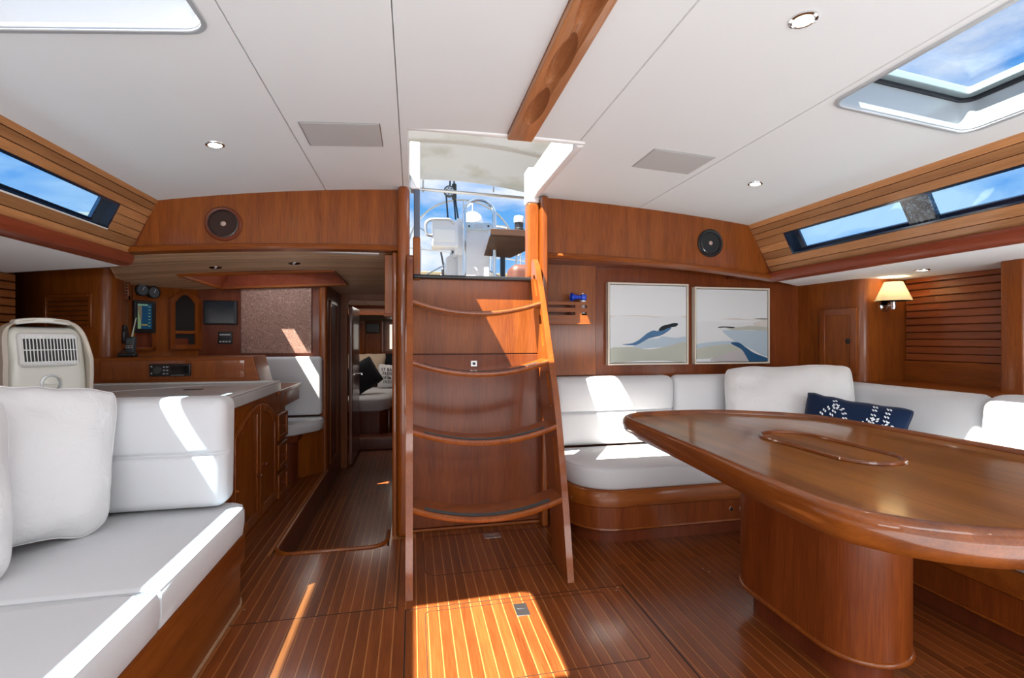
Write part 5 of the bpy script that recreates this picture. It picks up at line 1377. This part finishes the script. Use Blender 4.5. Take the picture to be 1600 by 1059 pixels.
# ================================================================== WHITE PORTABLE HEATER
ht = thing('fan_heater', 'cream portable appliance with slatted outlet, dial and carry handle on the worktop', 'fan heater', (-1.70, 2.62, 0.856), (0, 0, R(52)))
TH = WM[ht.name]; TH = TH @ Matrix.Diagonal((0.84, 0.80, 0.99, 1))
def hfn(p, u):
    f = max(0, p.z / 0.34)
    q = p.copy()
    q.y += 0.055 * f * f if p.y < 0 else -0.035 * f * f
    q.x *= 1 - 0.07 * f * f
    return q
m = MB(T=TH); m.rbox(-0.175, 0.175, -0.115, 0.115, 0.0, 0.355, 0.06, n=10, fn=hfn); m.build('housing', M['plastic'], ht, smooth=60)
m = MB(T=TH)
for sx_ in (-1, 1):
    pts = spline([(sx_ * 0.176, 0.0, 0.015), (sx_ * 0.180, 0.0, 0.15), (sx_ * 0.172, 0.0, 0.27), (sx_ * 0.155, 0.0, 0.34), (sx_ * 0.11, 0.0, 0.375), (sx_ * 0.04, 0.0, 0.385)], 5)
    L0 = []
    for p in pts:
        wv = 0.125 if p[2] < 0.2 else max(0.045, 0.125 - (p[2] - 0.2) * 0.55)
        L0.append([(p[0] - 0.010 * 1, p[1] - wv, p[2] - 0.004), (p[0] + 0.010, p[1] - wv, p[2] + 0.004), (p[0] + 0.010, p[1] + wv, p[2] + 0.004), (p[0] - 0.010, p[1] + wv, p[2] - 0.004)])
    mm1 = MB(T=TH); mm1.loft(L0); mm1.build('side_cheek', mat('warm_tan_plastic', (0.56, 0.50, 0.42), 0.35, coat=0.2), ht, bevel=0.005, smooth=50)
m = MB(T=TH); m.rbox(-0.12, 0.12, -0.04, 0.04, 0.372, 0.397, 0.012, fn=lambda p, u: Vector((p.x, p.y, p.z - 0.012 * u.x * u.x))); m.build('handle', M['plastic'], ht)
m = MB(T=TH); m.rbox(-0.125, 0.125, -0.125, -0.06, 0.17, 0.325, 0.02, fn=lambda p, u: Vector((p.x, p.y + max(0, p.z - 0.2) * 0.28 - 0.008 * (1 - u.x ** 2), p.z))); og = m.build('outlet_frame', M['whitepl'], ht)
def gy(x, z): return -0.125 + max(0, z - 0.2) * 0.28 - 0.008 * (1 - (x / 0.125) ** 2)
m = MB(T=TH)
vs = []
m.loft([[(x, gy(x, 0.195) - 0.002, 0.195), (x, gy(x, 0.298) - 0.002, 0.298)] for x in [-0.108 + 0.216 * i / 8 for i in range(9)]], cap=False, closed=False); m.build('outlet_void', M['black'], og)
for k in range(17):
    x = -0.112 + 0.224 * k / 16; m = MB(T=TH)
    m.hexa([(x - 0.0022, gy(x, 0.18) - 0.006, 0.18), (x + 0.0022, gy(x, 0.18) - 0.006, 0.18), (x + 0.0022, gy(x, 0.18), 0.18), (x - 0.0022, gy(x, 0.18), 0.18)], [(x - 0.0022, gy(x, 0.313) - 0.006, 0.313), (x + 0.0022, gy(x, 0.313) - 0.006, 0.313), (x + 0.0022, gy(x, 0.313), 0.313), (x - 0.0022, gy(x, 0.313), 0.313)])
    m.build('fin', M['whitepl'], og)
m = MB(T=TH); m.loft([[(x, gy(x, 0.247) - 0.008, 0.245), (x, gy(x, 0.247) - 0.008, 0.249), (x, gy(x, 0.247) - 0.002, 0.249), (x, gy(x, 0.247) - 0.002, 0.245)] for x in [-0.112 + 0.224 * i / 8 for i in range(9)]]); m.build('cross_bar', M['whitepl'], og)
Mx = Matrix.Translation((0.0, -0.112, 0.09)) @ Matrix.Rotation(PI / 2, 4, 'X')
m = MB(T=TH); m.lathe([(0.044, 0), (0.044, 0.006), (0.036, 0.008), (0.034, 0.004)], 30, Mx); dl = m.build('dial_ring', M['alu'], ht)
m = MB(T=TH); m.lathe([(0.033, 0), (0.032, 0.010), (0.026, 0.013)], 28, Mx); m.build('dial', M['plastic'], dl)
m = MB(T=TH); m.rbox(-0.027, 0.027, -0.134, -0.120, 0.087, 0.093, 0.003); m.build('dial_grip', M['whitepl'], dl)
Mx = Matrix.Translation((-0.186, 0.0, 0.14)) @ Matrix.Rotation(-PI / 2, 4, 'Y')
m = MB(T=TH); m.lathe([(0.088, 0), (0.088, 0.004), (0.08, 0.006)], 36, Mx); fg = m.build('fan_intake', M['black'], ht)
for r_ in (0.02, 0.035, 0.05, 0.065, 0.08):
    m = MB(T=TH); m.tube([Mx @ Vector((r_ * math.cos(a * PI / 16), r_ * math.sin(a * PI / 16), 0.008)) for a in range(32)], 0.0018, 5, closed=True); m.build('guard_ring', M['steel'], fg)
m = MB(T=TH); m.rbox(-0.165, 0.175, -0.118, 0.11, -0.0005, 0.022, 0.006); m.build('foot', mat('pale_grey_plastic', (0.6, 0.62, 0.6), 0.4), ht)
m = MB(T=TH); m.box(-0.13, 0.178, -0.1185, -0.10, 0.0225, 0.0245); m.build('foot_gap', M['black'], ht)
# ================================================================== AFT CABIN SEEN THROUGH THE DOORWAY
AC = thing('wall_back', 'dark mahogany aft cabin walls', None, (-0.5, 8.3, -0.2), kind='structure')
MB().box(-1.82, -0.03, 8.3, 8.34, -0.25, 1.75).build('end_wall', M['mah_z'], AC)
MB().box(-1.82, -1.78, 5.2, 8.3, -0.25, 1.70).build('side_wall', M['mah_z'], AC)
MB().box(-0.06, -0.03, 5.2, 8.34, -0.25, 1.75).build('side_wall', M['mah_z'], AC)
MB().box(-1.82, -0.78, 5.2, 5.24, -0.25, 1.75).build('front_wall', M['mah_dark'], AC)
AH = thing('ceiling', 'aft deck and padded beige aft cabin headliner', None, (-0.5, 7, 1.68), kind='structure')
o = MB().box(-1.82, -0.08, 2.95, 8.6, 1.795, 1.83).build('deck_shell', M['teak_deck'], AH)
boolean(o, [MB().box(-1.50, -1.22, 3.85, 4.28, 1.7, 2.0)])
MB().box(-2.85, -1.82, 3.7, 8.6, 1.65, 1.70).build('side_deck', M['teak_deck'], AH)
MB().box(-0.10, -0.08, 2.97, 8.6, 1.42, 1.80).build('cockpit_side', M['gelcoat'], AH)
MB().box(-0.08, 0.8, 2.95, 3.27, 1.38, 1.45).box(-0.08, 3.8, 3.27, 8.6, 1.38, 1.45).build('cockpit_sole', M['teak_deck'], AH)
MB().box(0.80, 3.8, 3.20, 3.26, 1.45, 1.72).box(2.6, 3.8, 3.26, 8.6, 1.45, 1.80).build('cockpit_coaming', M['gelcoat'], AH)
MB().box(-1.82, -0.2, 2.95, 3.0, 1.66, 1.795).build('deck_edge', M['gelcoat'], AH)
k = 0
for i in range(5):
    for j in range(5):
        x = -1.5 + i * 0.28; y = 5.6 + j * 0.52
        MB().rbox(x + 0.002, x + 0.278, y + 0.002, y + 0.518, 1.665 - 0.0 * j, 1.69, 0.012).build('padded_panel', M['beige'], AH)
MB().box(-1.78, -0.1, 7.55, 7.66, 1.52, 1.70).build('beam', M['mah_x'], AH)
MB().box(-1.82, -0.1, 5.2, 8.34, 1.70, 1.74).build('cabin_lid', M['mah_dark'], AH)
bd = thing('aft_bed', 'aft cabin berth with grey white mattress and dark wooden base', 'bed', (-0.9, 7.2, -0.2))
mp_ = [(-1.7, 6.30), (-0.41, 6.30), (-0.30, 6.45), (-0.10, 8.25), (-1.7, 8.25)]
pad(MB(), subdiv(mp_, 0.12), [(0.01, 0.225), (0.0, 0.24), (0.0, 0.36), (0.03, 0.385), (0.1, 0.395)]).build('mattress', M['fabric'], bd, smooth=60)
pad(MB(), mp_, [(0.02, -0.2), (0.02, 0.22)]).build('bed_base', M['mah_dark'], bd)
mq = [Vector((-0.385, 6.318, 0)), Vector((-0.10, 8.2, 0))]
MB().add([(-0.318, 6.44, -0.1), (-0.122, 8.2, -0.1), (-0.122, 8.2, 0.215), (-0.318, 6.44, 0.215), (-0.30, 6.44, -0.1), (-0.105, 8.2, -0.1), (-0.105, 8.2, 0.215), (-0.30, 6.44, 0.215)], [(0, 1, 2, 3), (7, 6, 5, 4), (0, 4, 5, 1), (3, 2, 6, 7), (0, 3, 7, 4), (1, 5, 6, 2)]).build('side_panel', M['mah_gloss'], bd)
stp = MB().rbox(-0.95, -0.12, 5.98, 6.26, -0.2, -0.05, 0.01).build('bed_step', M['mah_dark'], None, label='dark polished step in front of the aft cabin berth', cat='step')
WM[stp.name] = Matrix.Translation(stp.location)
MB().box(-0.94, -0.13, 5.975, 5.985, -0.075, -0.055).build('step_edge', M['mah_gloss'], stp)
pillow('bed_pillow', (-0.72, 7.75, 0.68), (R(-15), 0, R(-8)), 0.60, 0.50, 0.16, M['beige'], 'cream pillow at the back of the aft berth left of the lettered one', seed=21)
pillow('bed_pillow', (-0.42, 7.98, 0.66), (R(-12), 0, R(-4)), 0.60, 0.52, 0.16, M['blackcloth'], 'black pillow standing behind the lettered cushion on the aft berth', seed=22)
pillow('bed_pillow', (-0.70, 6.74, 0.62), (R(-12), R(-28), R(30)), 0.56, 0.40, 0.16, M['blackcloth'], 'black pillow leaning nearest the doorway on the aft berth', seed=23)
lp = pillow('lettered_cushion', (-0.335, 7.50, 0.58), (R(-10), R(2), R(-6)), 0.38, 0.36, 0.11, M['linen'], 'white cushion lettered in black in front of the black pillow on the aft berth', seed=24)
def lettering(txt, size, o, x, z, yoff, mt, name='lettering', squash=1.0):
    cu = bpy.data.curves.new('text', 'FONT'); cu.body = txt; cu.size = size; cu.align_x = 'CENTER'; cu.space_character = 1.25; cu.extrude = 0.001; cu.offset = 0.0006
    to = bpy.data.objects.new('text', cu); COL.objects.link(to); bpy.context.view_layer.update()
    me = bpy.data.meshes.new_from_object(to.evaluated_get(bpy.context.evaluated_depsgraph_get())); bpy.data.objects.remove(to)
    me.materials.clear(); me.materials.append(mt)
    me.transform(Matrix.Rotation(PI / 2, 4, 'X'))
    for v in me.vertices:
        v.co.x = v.co.x * squash + x; v.co.z += z
        u, w_ = v.co.x / 0.19, v.co.z / 0.18
        pr = max(0, (1 - abs(u) ** 3.2) * (1 - abs(w_) ** 3.2)) ** 0.55
        v.co.y = v.co.y - 0.055 * pr * (1 - 0.15 * w_) - yoff
    q = bpy.data.objects.new(name, me); link(q, o); return q
ink = mat('black_ink', (0.01, 0.01, 0.012), 0.8)
for i, t_ in enumerate(('ST BARTH', 'FRENCH', 'WE  ST', 'INDIES')):
    lettering(t_, 0.066, lp, 0, 0.072 - i * 0.062, 0.006, ink, squash=0.78)
cu = MB(T=WM[lp.name]); cu.prism([(-0.022, -0.030), (0.012, -0.052), (0.026, -0.046), (0.012, -0.036), (0.020, -0.020), (0.006, -0.026), (-0.004, -0.012), (-0.010, -0.028)], -0.068, -0.062, axis='y'); cu.build('printed_motif', ink, lp)
p0 = P(572, 520, y=8.28); p1 = P(593, 505, y=8.28)
tv2 = MB().rbox(p0.x, p1.x, 8.25, 8.296, p0.z, p1.z, 0.01).build('wall_screen', M['black'], None, label='small black screen on the far wall of the aft cabin', cat='screen')
# framed panels on the far wall and open door with porthole light
for (a, b_, c, d) in ((560, 500, 570, 555), (594, 500, 600, 560)):
    q0 = P(a, d, y=8.28); q1 = P(c, b_, y=8.28)
    MB().rbox(q0.x, q1.x, 8.27, 8.30, q0.z, q1.z, 0.008).build('wall_panel', M['mah_gloss'], AC)
q0 = P(607, 545, y=8.28); q1 = P(618, 507, y=8.28)
w6 = thing('window_6', 'narrow bright window in the aft cabin far wall', 'window', ((q0.x + q1.x) / 2, 8.28, q0.z), kind='structure')
MB().box(q0.x - 0.03, q1.x + 0.03, 8.26, 8.30, q0.z - 0.03, q1.z + 0.03).build('window_frame', M['slat_l'], w6)
MB().box(q0.x + 0.02, q1.x, 8.255, 8.262, q0.z, q1.z).build('pane', mat('bright_window', (0.8, 0.8, 0.8), 0.3, emit=(0.8, 0.78, 0.7), estr=0.9), w6)
al = bpy.data.lights.new('aft_cabin_fill', 'AREA'); al.size = 1.2; al.energy = 8; al.color = (1, 0.93, 0.85)  # added area lamp that lights the aft cabin, without a fitting
o = bpy.data.objects.new('aft_cabin_fill', al); COL.objects.link(o); o.location = (-0.9, 6.9, 1.62)

# ================================================================== COCKPIT AND AFT END SEEN THROUGH THE HATCH
def pz(px, py, y): return P(px, py, y=y)
dm = mat('dodger_canvas', (0.80, 0.80, 0.77), 0.8)
t_ = dm.node_tree; L = t_.links.new; tcx = N(t_, 'ShaderNodeTexCoord'); nz_ = N(t_, 'ShaderNodeTexNoise'); nz_.inputs['Scale'].default_value = 2.6; nz_.inputs['Detail'].default_value = 6
L(tcx.outputs['Object'], nz_.inputs['Vector']); rr_ = N(t_, 'ShaderNodeValToRGB'); L(nz_.outputs[0], rr_.inputs[0])
rr_.color_ramp.elements[0].position = 0.30; rr_.color_ramp.elements[0].color = (0.58, 0.61, 0.58, 1); rr_.color_ramp.elements[1].position = 0.47; rr_.color_ramp.elements[1].color = (0.76, 0.80, 0.84, 1)
bs = t_.nodes['Principled BSDF']; L(rr_.outputs[0], bs.inputs['Base Color'])
tl = N(t_, 'ShaderNodeBsdfTranslucent'); L(rr_.outputs[0], tl.inputs[0]); mxs = N(t_, 'ShaderNodeMixShader'); mxs.inputs[0].default_value = 0.08
L(bs.outputs[0], mxs.inputs[1]); L(tl.outputs[0], mxs.inputs[2]); L(mxs.outputs[0], t_.nodes['Material Output'].inputs[0])
dg_ = thing('dodger', 'white canvas spray dodger over the companionway with tube frame', 'dodger', (0.4, 3.5, 1.45))
def droof(x, y):
    u = (x - 0.3) / 1.5
    return 2.55 - 0.30 * u * u - (max(0, y - 3.3) / 0.9) ** 1.5 * 0.045 - (max(0, 3.1 - y)) * 0.12
m = MB(); nx, ny = 28, 16
top = [[(-1.2 + 3.0 * i / nx, 2.86 + 1.24 * j / ny, droof(-1.2 + 3.0 * i / nx, 2.86 + 1.24 * j / ny)) for j in range(ny + 1)] for i in range(nx + 1)]
vs = [p for r_ in top for p in r_]; n0 = len(vs); vs += [(p[0], p[1], p[2] + 0.004) for p in vs]
fs = []
for i in range(nx):
    for j in range(ny):
        a = i * (ny + 1) + j; fs.append((a, a + 1, a + ny + 2, a + ny + 1)); fs.append((n0 + a + ny + 1, n0 + a + ny + 2, n0 + a + 1, n0 + a))
m.add(vs, fs); m.build('canopy', dm, dg_, smooth=60)
sm_ = fabric('grey_canvas_seam', (0.55, 0.56, 0.56))
L0 = [[(x, 3.34, droof(x, 3.34) - 0.006), (x, 3.40, droof(x, 3.40) - 0.006), (x, 3.40, droof(x, 3.40)), (x, 3.34, droof(x, 3.34))] for x in [-1.1 + 2.8 * i / 24 for i in range(25)]]
MB().loft(L0).build('seam_band', sm_, dg_)
zr = pz(740, 301, 4.1)
rail_pts = [(x, 4.11, pz(740, 301, 4.1).z - 0.018 * ((x - 0.3) / 0.8)) for x in [-1.1 + 2.8 * i / 12 for i in range(13)]]
MB().tube(rail_pts, 0.014, 8).build('frame_tube', M['steel'], dg_)
for px in (661, 771):
    a = pz(px, 300, 4.11); MB().tube([(a.x, 4.11, a.z), (a.x, 4.11, a.z + 0.12)], 0.008, 6).build('frame_post', M['steel'], dg_)
MB().add([(-1.1, 4.108, rail_pts[0][2]), (1.7, 4.108, rail_pts[-1][2]), (1.7, 4.108, 2.30), (-1.1, 4.108, 2.30)], [(0, 1, 2, 3)]).build('clear_panel', M['glass'], dg_)
for x in (-1.2, 1.8):
    MB().tube(spline([(x, 4.1, droof(x, 4.1)), (x * 1.05, 4.25, 2.1), (x * 1.05, 4.5, 1.82 if x < 0 else 1.46)], 5), 0.014, 8).build('frame_leg', M['steel'], dg_)
bm_ = thing('added_shade_awning', 'unseen white canvas awning added to shade the cockpit, on bent steel bows', 'awning', (0.4, 5.5, 1.45))  # out of view, added to keep the sun off the pedestal
L0 = []
for i in range(13):
    x = -1.3 + 3.4 * i / 12; z = 3.32 - 0.16 * ((x - 0.4) / 1.7) ** 2
    L0.append([(x, 4.85, z), (x, 6.15, z), (x, 6.15, z + 0.012), (x, 4.85, z + 0.012)])
MB().loft(L0).build('canopy', dm, bm_)
for yy in (4.9, 6.1):
    MB().tube(spline([(-1.35, 5.5, 1.85), (-1.32, yy, 2.9), (-1.1, yy, 3.2), (0.4, yy, 3.30), (1.9, yy, 3.2), (2.12, yy, 2.9), (2.65, 5.5, 1.85)], 6), 0.014, 8).build('bow', M['steel'], bm_)
# wheel
WY_ = 5.9
wc = pz(724.2, 397.5, WY_); wrad = 85 / 740 * (WY_ / (0.9788 + 0.0208))
wh = thing('steering_wheel', 'large stainless steering wheel behind the cockpit pedestal', 'steering wheel', wc)
MB().tube([(wc.x + wrad * math.cos(2 * PI * k / 56), WY_, wc.z + wrad * math.sin(2 * PI * k / 56)) for k in range(56)], 0.012, 8, closed=True).build('wheel_rim', M['steel'], wh)
for k in range(6):
    a = PI / 6 + k * PI / 3; MB().tube([(wc.x + 0.08 * math.cos(a), WY_ + 0.05, wc.z + 0.08 * math.sin(a)), (wc.x + wrad * math.cos(a), WY_, wc.z + wrad * math.sin(a))], 0.008, 6).build('spoke', M['steel'], wh)
MB().lathe([(0.08, -0.03), (0.08, 0.06)], 20, Matrix.Translation((wc.x, WY_ + 0.05, wc.z)) @ Matrix.Rotation(PI / 2, 4, 'X')).build('hub', M['steel'], wh)
# pedestal with guard
GY = 5.3
pe = thing('cockpit_pedestal', 'white cockpit steering pedestal with arched steel guard', 'pedestal', (0.5, GY, 1.45))
a0, a1 = pz(726, 432, GY), pz(765, 357, GY)
MB().rbox(a0.x, a1.x, GY, GY + 0.28, 1.45, a1.z, 0.01).build('pedestal_body', M['outdoor'], pe)
b0, b1 = pz(726, 358, GY - 0.03), pz(767, 348.5, GY - 0.03)
pt = MB().rbox(b0.x, b1.x, GY - 0.04, GY + 0.26, b0.z, b1.z, 0.008).build('switch_bar', mat('pale_blue_grey_bar', (0.48, 0.62, 0.74), 0.3), pe)
c0, c1 = pz(741, 356, GY - 0.04), pz(755, 351, GY - 0.04)
MB().box(c0.x, c1.x, GY - 0.044, GY - 0.039, c0.z, c1.z).build('name_plate', M['steel'], pt)
for px in (733, 763):
    c0 = pz(px, 353.3, GY - 0.04); MB().lathe([(0.011, 0), (0.011, 0.005)], 12, Matrix.Translation((c0.x, GY - 0.039, c0.z)) @ Matrix.Rotation(PI / 2, 4, 'X')).build('button', M['black'], pt)
gl = pz(725.5, 340, GY - 0.12); gr_ = pz(772.5, 340, GY - 0.12); gt = pz(749, 312, GY - 0.12)
rr0 = (gr_.x - gl.x) / 2; cx = (gl.x + gr_.x) / 2
MB().tube([(gl.x, GY - 0.12, 1.45)] + [(cx + rr0 * math.cos(a), GY - 0.12, gt.z - rr0 + rr0 * math.sin(a)) for a in [PI - PI * i / 14 for i in range(15)]] + [(gr_.x, GY - 0.12, 1.45)], 0.021, 10).build('guard_rail', M['chrome'], pe)
g2 = spline([(pz(771, 350, GY).x, GY + 0.1, pz(771, 350, GY).z), (pz(785, 348, GY).x, GY + 0.15, pz(785, 349, GY).z), (pz(797, 351, GY).x, GY + 0.2, pz(797, 351, GY).z), (pz(802, 364, GY).x, GY + 0.2, pz(802, 366, GY).z)], 6)
MB().tube(g2, 0.018, 8).build('side_rail', M['steel'], pe)
# instrument box with bent rail
ib = thing('instrument_pod', 'white instrument box with bent steel rail left of the pedestal', 'instrument box', (0.2, 5.2, 2.1))
a0, a1 = pz(675, 384, 5.2), pz(716, 345, 5.2)
MB().rbox(a0.x, a1.x, 5.2, 5.45, a0.z, a1.z, 0.012).build('pod_body', M['outdoor'], ib)
c0, c1 = pz(679, 377, 5.2), pz(711, 359, 5.2)
MB().rbox(c0.x, c1.x, 5.193, 5.202, c0.z, c1.z, 0.004).build('pod_lid', M['whitepl'], ib)
a = [(710, 350), (703, 343.5), (690, 342.5), (674, 343), (666, 348), (665, 358), (668, 366), (676, 368)]
MB().tube(spline([tuple(pz(x_, y_, 5.13)) for x_, y_ in a], 5), 0.018, 8).build('bent_rail', M['steel'], ib)
a0, a1 = pz(716, 400, 5.4), pz(727, 345, 5.4)
MB().hexa([(a0.x - 0.05, 5.3, a0.z), (a1.x, 5.3, a0.z), (a1.x, 5.5, a0.z), (a0.x - 0.05, 5.5, a0.z)], [(a0.x - 0.02, 5.3, a1.z), (a1.x, 5.3, a1.z), (a1.x, 5.5, a1.z), (a0.x - 0.02, 5.5, a1.z)]).build('bracket', M['outdoor'], ib)
MB().box(a0.x, a0.x + 0.08, 5.4, 5.48, 1.45, a0.z).build('post', M['outdoor'], ib)
# lower white locker
lk_ = thing('cockpit_locker', 'low white cockpit locker beside the pedestal', 'cockpit locker', (0.3, 5.7, 1.45))
a0, a1 = pz(697, 432, 5.6), pz(727, 395, 5.6)
MB().prism([(a0.x, 1.45), (a1.x + 0.02, 1.45), (a1.x + 0.02, pz(720, 392, 5.6).z), (pz(709, 395, 5.6).x, pz(709, 395, 5.6).z), (a0.x, pz(698, 402, 5.6).z)], 5.6, 5.95, axis='y').build('locker_body', M['outdoor'], lk_, bevel=0.01)
c0 = pz(710, 394, 5.6); MB().rbox(c0.x - 0.04, c0.x + 0.05, 5.62, 5.8, c0.z, c0.z + 0.025, 0.01).build('cleat', M['steel'], lk_)
# radome
rd = pz(738, 352, 6.6)
rdm = MB().lathe([(0.12, 0.0), (0.145, 0.02), (0.145, 0.10), (0.125, 0.17), (0.07, 0.215), (0.001, 0.225)], 28, Matrix.Translation((rd.x, 6.6, rd.z - 0.04))).build('satellite_dome', M['outdoor'], None, smooth=60, label='round white antenna dome behind the pedestal guard', cat='antenna dome')
WM[rdm.name] = Matrix.Translation(rdm.location)
MB().tube([(rd.x, 6.6, 1.45), (rd.x, 6.6, rd.z - 0.03)], 0.03, 8).build('dome_post', M['outdoor'], rdm)
MB().tube([(rd.x, 6.6, rd.z + 0.18), (rd.x, 6.6, rd.z + 0.35)], 0.005, 5).build('whip_aerial', M['whitepl'], rdm)
# cockpit table with dark leg
M['dkteak'] = wood('dark_oiled_teak', (0.03, 0.014, 0.008), (0.07, 0.035, 0.02), 'x', rough=0.5, coat=0.1)
ct = thing('cockpit_table', 'brown wooden cockpit table leaf raised on a dark leg', 'cockpit table', (0.95, 5.2, 1.45))
q = [pz(768, 361, 5.0), pz(826, 362, 4.9)]
T1 = [(pz(766, 361, 5.2).x, 5.2, pz(766, 361, 5.2).z), (pz(830, 361, 4.8).x, 4.8, pz(830, 361, 4.8).z), (pz(824, 376, 4.8).x, 4.8, pz(824, 374, 4.8).z)]
zt_ = pz(790, 361, 5.0).z
MB().prism([(pz(766, 365, 5.05).x, 5.05), (1.5, 5.05), (1.5, 4.9), (pz(766, 365, 4.9).x, 4.9)], zt_ - 0.07, zt_, axis='z').build('table_front', M['dkteak'], ct, bevel=0.006)
a0 = pz(766, 366, 4.95)
MB().hexa([(a0.x, 4.96, zt_ - 0.06), (1.5, 4.96, zt_ - 0.06), (1.5, 5.0, zt_ - 0.06), (a0.x, 5.0, zt_ - 0.06)], [(a0.x - 0.02, 5.25, pz(776, 398, 5.2).z), (pz(800, 400, 5.2).x, 5.25, pz(800, 401, 5.2).z), (pz(800, 400, 5.2).x, 5.29, pz(800, 401, 5.2).z), (a0.x - 0.02, 5.29, pz(776, 398, 5.2).z)]).build('table_leaf', M['dkteak'], ct, bevel=0.004)
c0 = pz(785.5, 400, 5.3); MB().tube([(c0.x, 5.3, 1.45), (c0.x, 5.3, c0.z + 0.05)], 0.03, 12).build('table_leg', mat('dark_blue_leg', (0.01, 0.02, 0.035), 0.3), ct)
# can on the table
cn_ = thing('winch_drum', 'pale capped winch with dark drum standing on the cockpit table', 'winch', pz(811, 361, 4.95))
c0 = pz(811, 361, 4.97); 
MB().lathe([(0.055, 0.0), (0.055, 0.02), (0.047, 0.03), (0.047, 0.085), (0.05, 0.09)], 24, Matrix.Translation((c0.x, 4.97, zt_))).build('drum', M['black'], cn_)
MB().lathe([(0.052, 0.085), (0.056, 0.09), (0.056, 0.14), (0.05, 0.158), (0.02, 0.16)], 24, Matrix.Translation((c0.x, 4.97, zt_))).build('cap', mat('pale_grey_cap', (0.50, 0.54, 0.60), 0.3), cn_)
# brown cushion by the table leg
c0 = pz(812, 424, 4.9)
cq = MB().rbox(c0.x - 0.11, c0.x + 0.2, 4.8, 5.1, 1.45, c0.z + 0.07, 0.08).build('cockpit_cushion', mat('brown_leather', (0.09, 0.03, 0.02), 0.5), None, smooth=60, label='brown rounded cushion below the cockpit table', cat='cushion')
# mainsheet block and ropes
bl = thing('sheet_block', 'round black and steel mainsheet block hanging on dark ropes', 'pulley block', pz(703, 297, 5.5))
c0 = pz(702, 299, 5.5); Mx = Matrix.Translation((c0.x, 5.5, c0.z)) @ Matrix.Rotation(PI / 2, 4, 'X')
MB().lathe([(0.065, -0.03), (0.065, 0.01), (0.055, 0.014)], 24, Mx).build('cheek', M['black'], bl)
fc = MB().lathe([(0.052, 0.012), (0.050, 0.018)], 24, Mx).build('sheave_plate', M['steel'], bl)
for k in range(7):
    a = 2 * PI * k / 7; MB().lathe([(0.0085, 0.0175), (0.0085, 0.0195)], 10, Mx @ Matrix.Translation((0.034 * math.cos(a), 0.034 * math.sin(a), 0))).build('hole', M['black'], fc)
MB().rbox(c0.x + 0.03, c0.x + 0.085, 5.49, 5.54, c0.z - 0.09, c0.z + 0.10, 0.02).build('strop', M['black'], bl)
for (xa, ya, xb, yb) in ((704, 262, 703, 290), (708, 262, 712, 320), (697, 303, 700, 343), (711, 308, 716, 343), (709, 308, 712, 343), (706, 384, 708, 396)):
    A0, B0 = pz(xa, ya, 5.52), pz(xb, yb, 5.52)
    MB().tube([tuple(A0), tuple(B0)], 0.010, 6).build('rope', mat('dark_blue_rope', (0.02, 0.035, 0.06), 0.8), bl)
# guard wire and stern rail
lr = thing('stern_rail', 'steel guard wires and stanchions along the stern', 'guard rail', (0.4, 7.5, 1.45))
A0, B0, C0 = pz(640, 387, 7.5), pz(716, 396, 7.5), pz(860, 412, 7.5)
MB().tube([tuple(A0), tuple(B0), tuple(C0)], 0.012, 6).build('guard_wire', M['steel'], lr)
for px, py in ((812, 385), (765, 400), (655, 385)):
    a = pz(px, py, 7.5); MB().tube([(a.x, 7.5, 1.45), (a.x + 0.02, 7.5, a.z)], 0.014, 8).build('stanchion', M['steel'], lr)
a, b_ = pz(828, 345, 7.5), pz(810, 400, 7.5); MB().tube([tuple(a), tuple(b_)], 0.02, 8).build('backstay', M['steel'], lr)
wn_ = thing('outboard_bracket', 'dark jointed bracket and strut on the stern rail at left', 'bracket', pz(694, 432, 7.2))
a = [pz(689, 394, 7.2), pz(692, 410, 7.2), pz(695, 425, 7.2)]
MB().tube([tuple(p) for p in a] + [(a[2].x, 7.2, 1.45)], 0.014, 6).build('strut', M['black'], wn_)
MB().rbox(a[2].x - 0.05, a[2].x + 0.05, 7.15, 7.25, a[2].z - 0.08, a[2].z + 0.05, 0.02).build('clamp', M['black'], wn_)
A0, B0 = pz(694, 427, 7.2), pz(684, 434, 7.2); MB().tube([tuple(A0), tuple(B0)], 0.014, 6).build('strut', M['whitepl'], wn_)
co = thing('ground', 'teak capped stern coaming', None, (0.4, 8.2, 1.45), kind='structure')
cz = pz(700, 425, 8.2).z
MB().rbox(-1.5, 3.0, 8.15, 8.3, 1.45, cz, 0.02).build('stern_coaming', mat('weathered_teak', (0.13, 0.105, 0.06), 0.7), co)
# sea
sea = thing('ground', 'calm sea around the boat', None, (0, 0, -1.2), kind='structure')
MB().box(-600, 600, -600, 600, -1.3, -1.2).build('water', mat('sea_water', (0.02, 0.10, 0.16), 0.15), sea, smooth=0)
# forward end of the cabin, behind the viewer
WF = thing('wall_front', 'mahogany forward bulkhead behind the viewer', None, (0.4, -1.9, 0), kind='structure')
MB().box(-2.7, 3.7, -1.95, -1.90, -0.1, 2.1).build('bulkhead_panel', M['mah_z'], WF)
# hull topsides outside
HS = thing('wall_outer', 'white hull topsides', None, (0.4, 1, -1.2), kind='structure')
MB().box(-2.85, -2.80, -2.0, 8.6, -1.2, 1.75).build('topside', M['gelcoat'], HS)
MB().box(3.80, 3.85, -2.0, 8.6, -1.2, 1.75).build('topside', M['gelcoat'], HS)
MB().box(-2.85, 3.85, 8.55, 8.6, -1.2, 1.85).build('topside', M['gelcoat'], HS)
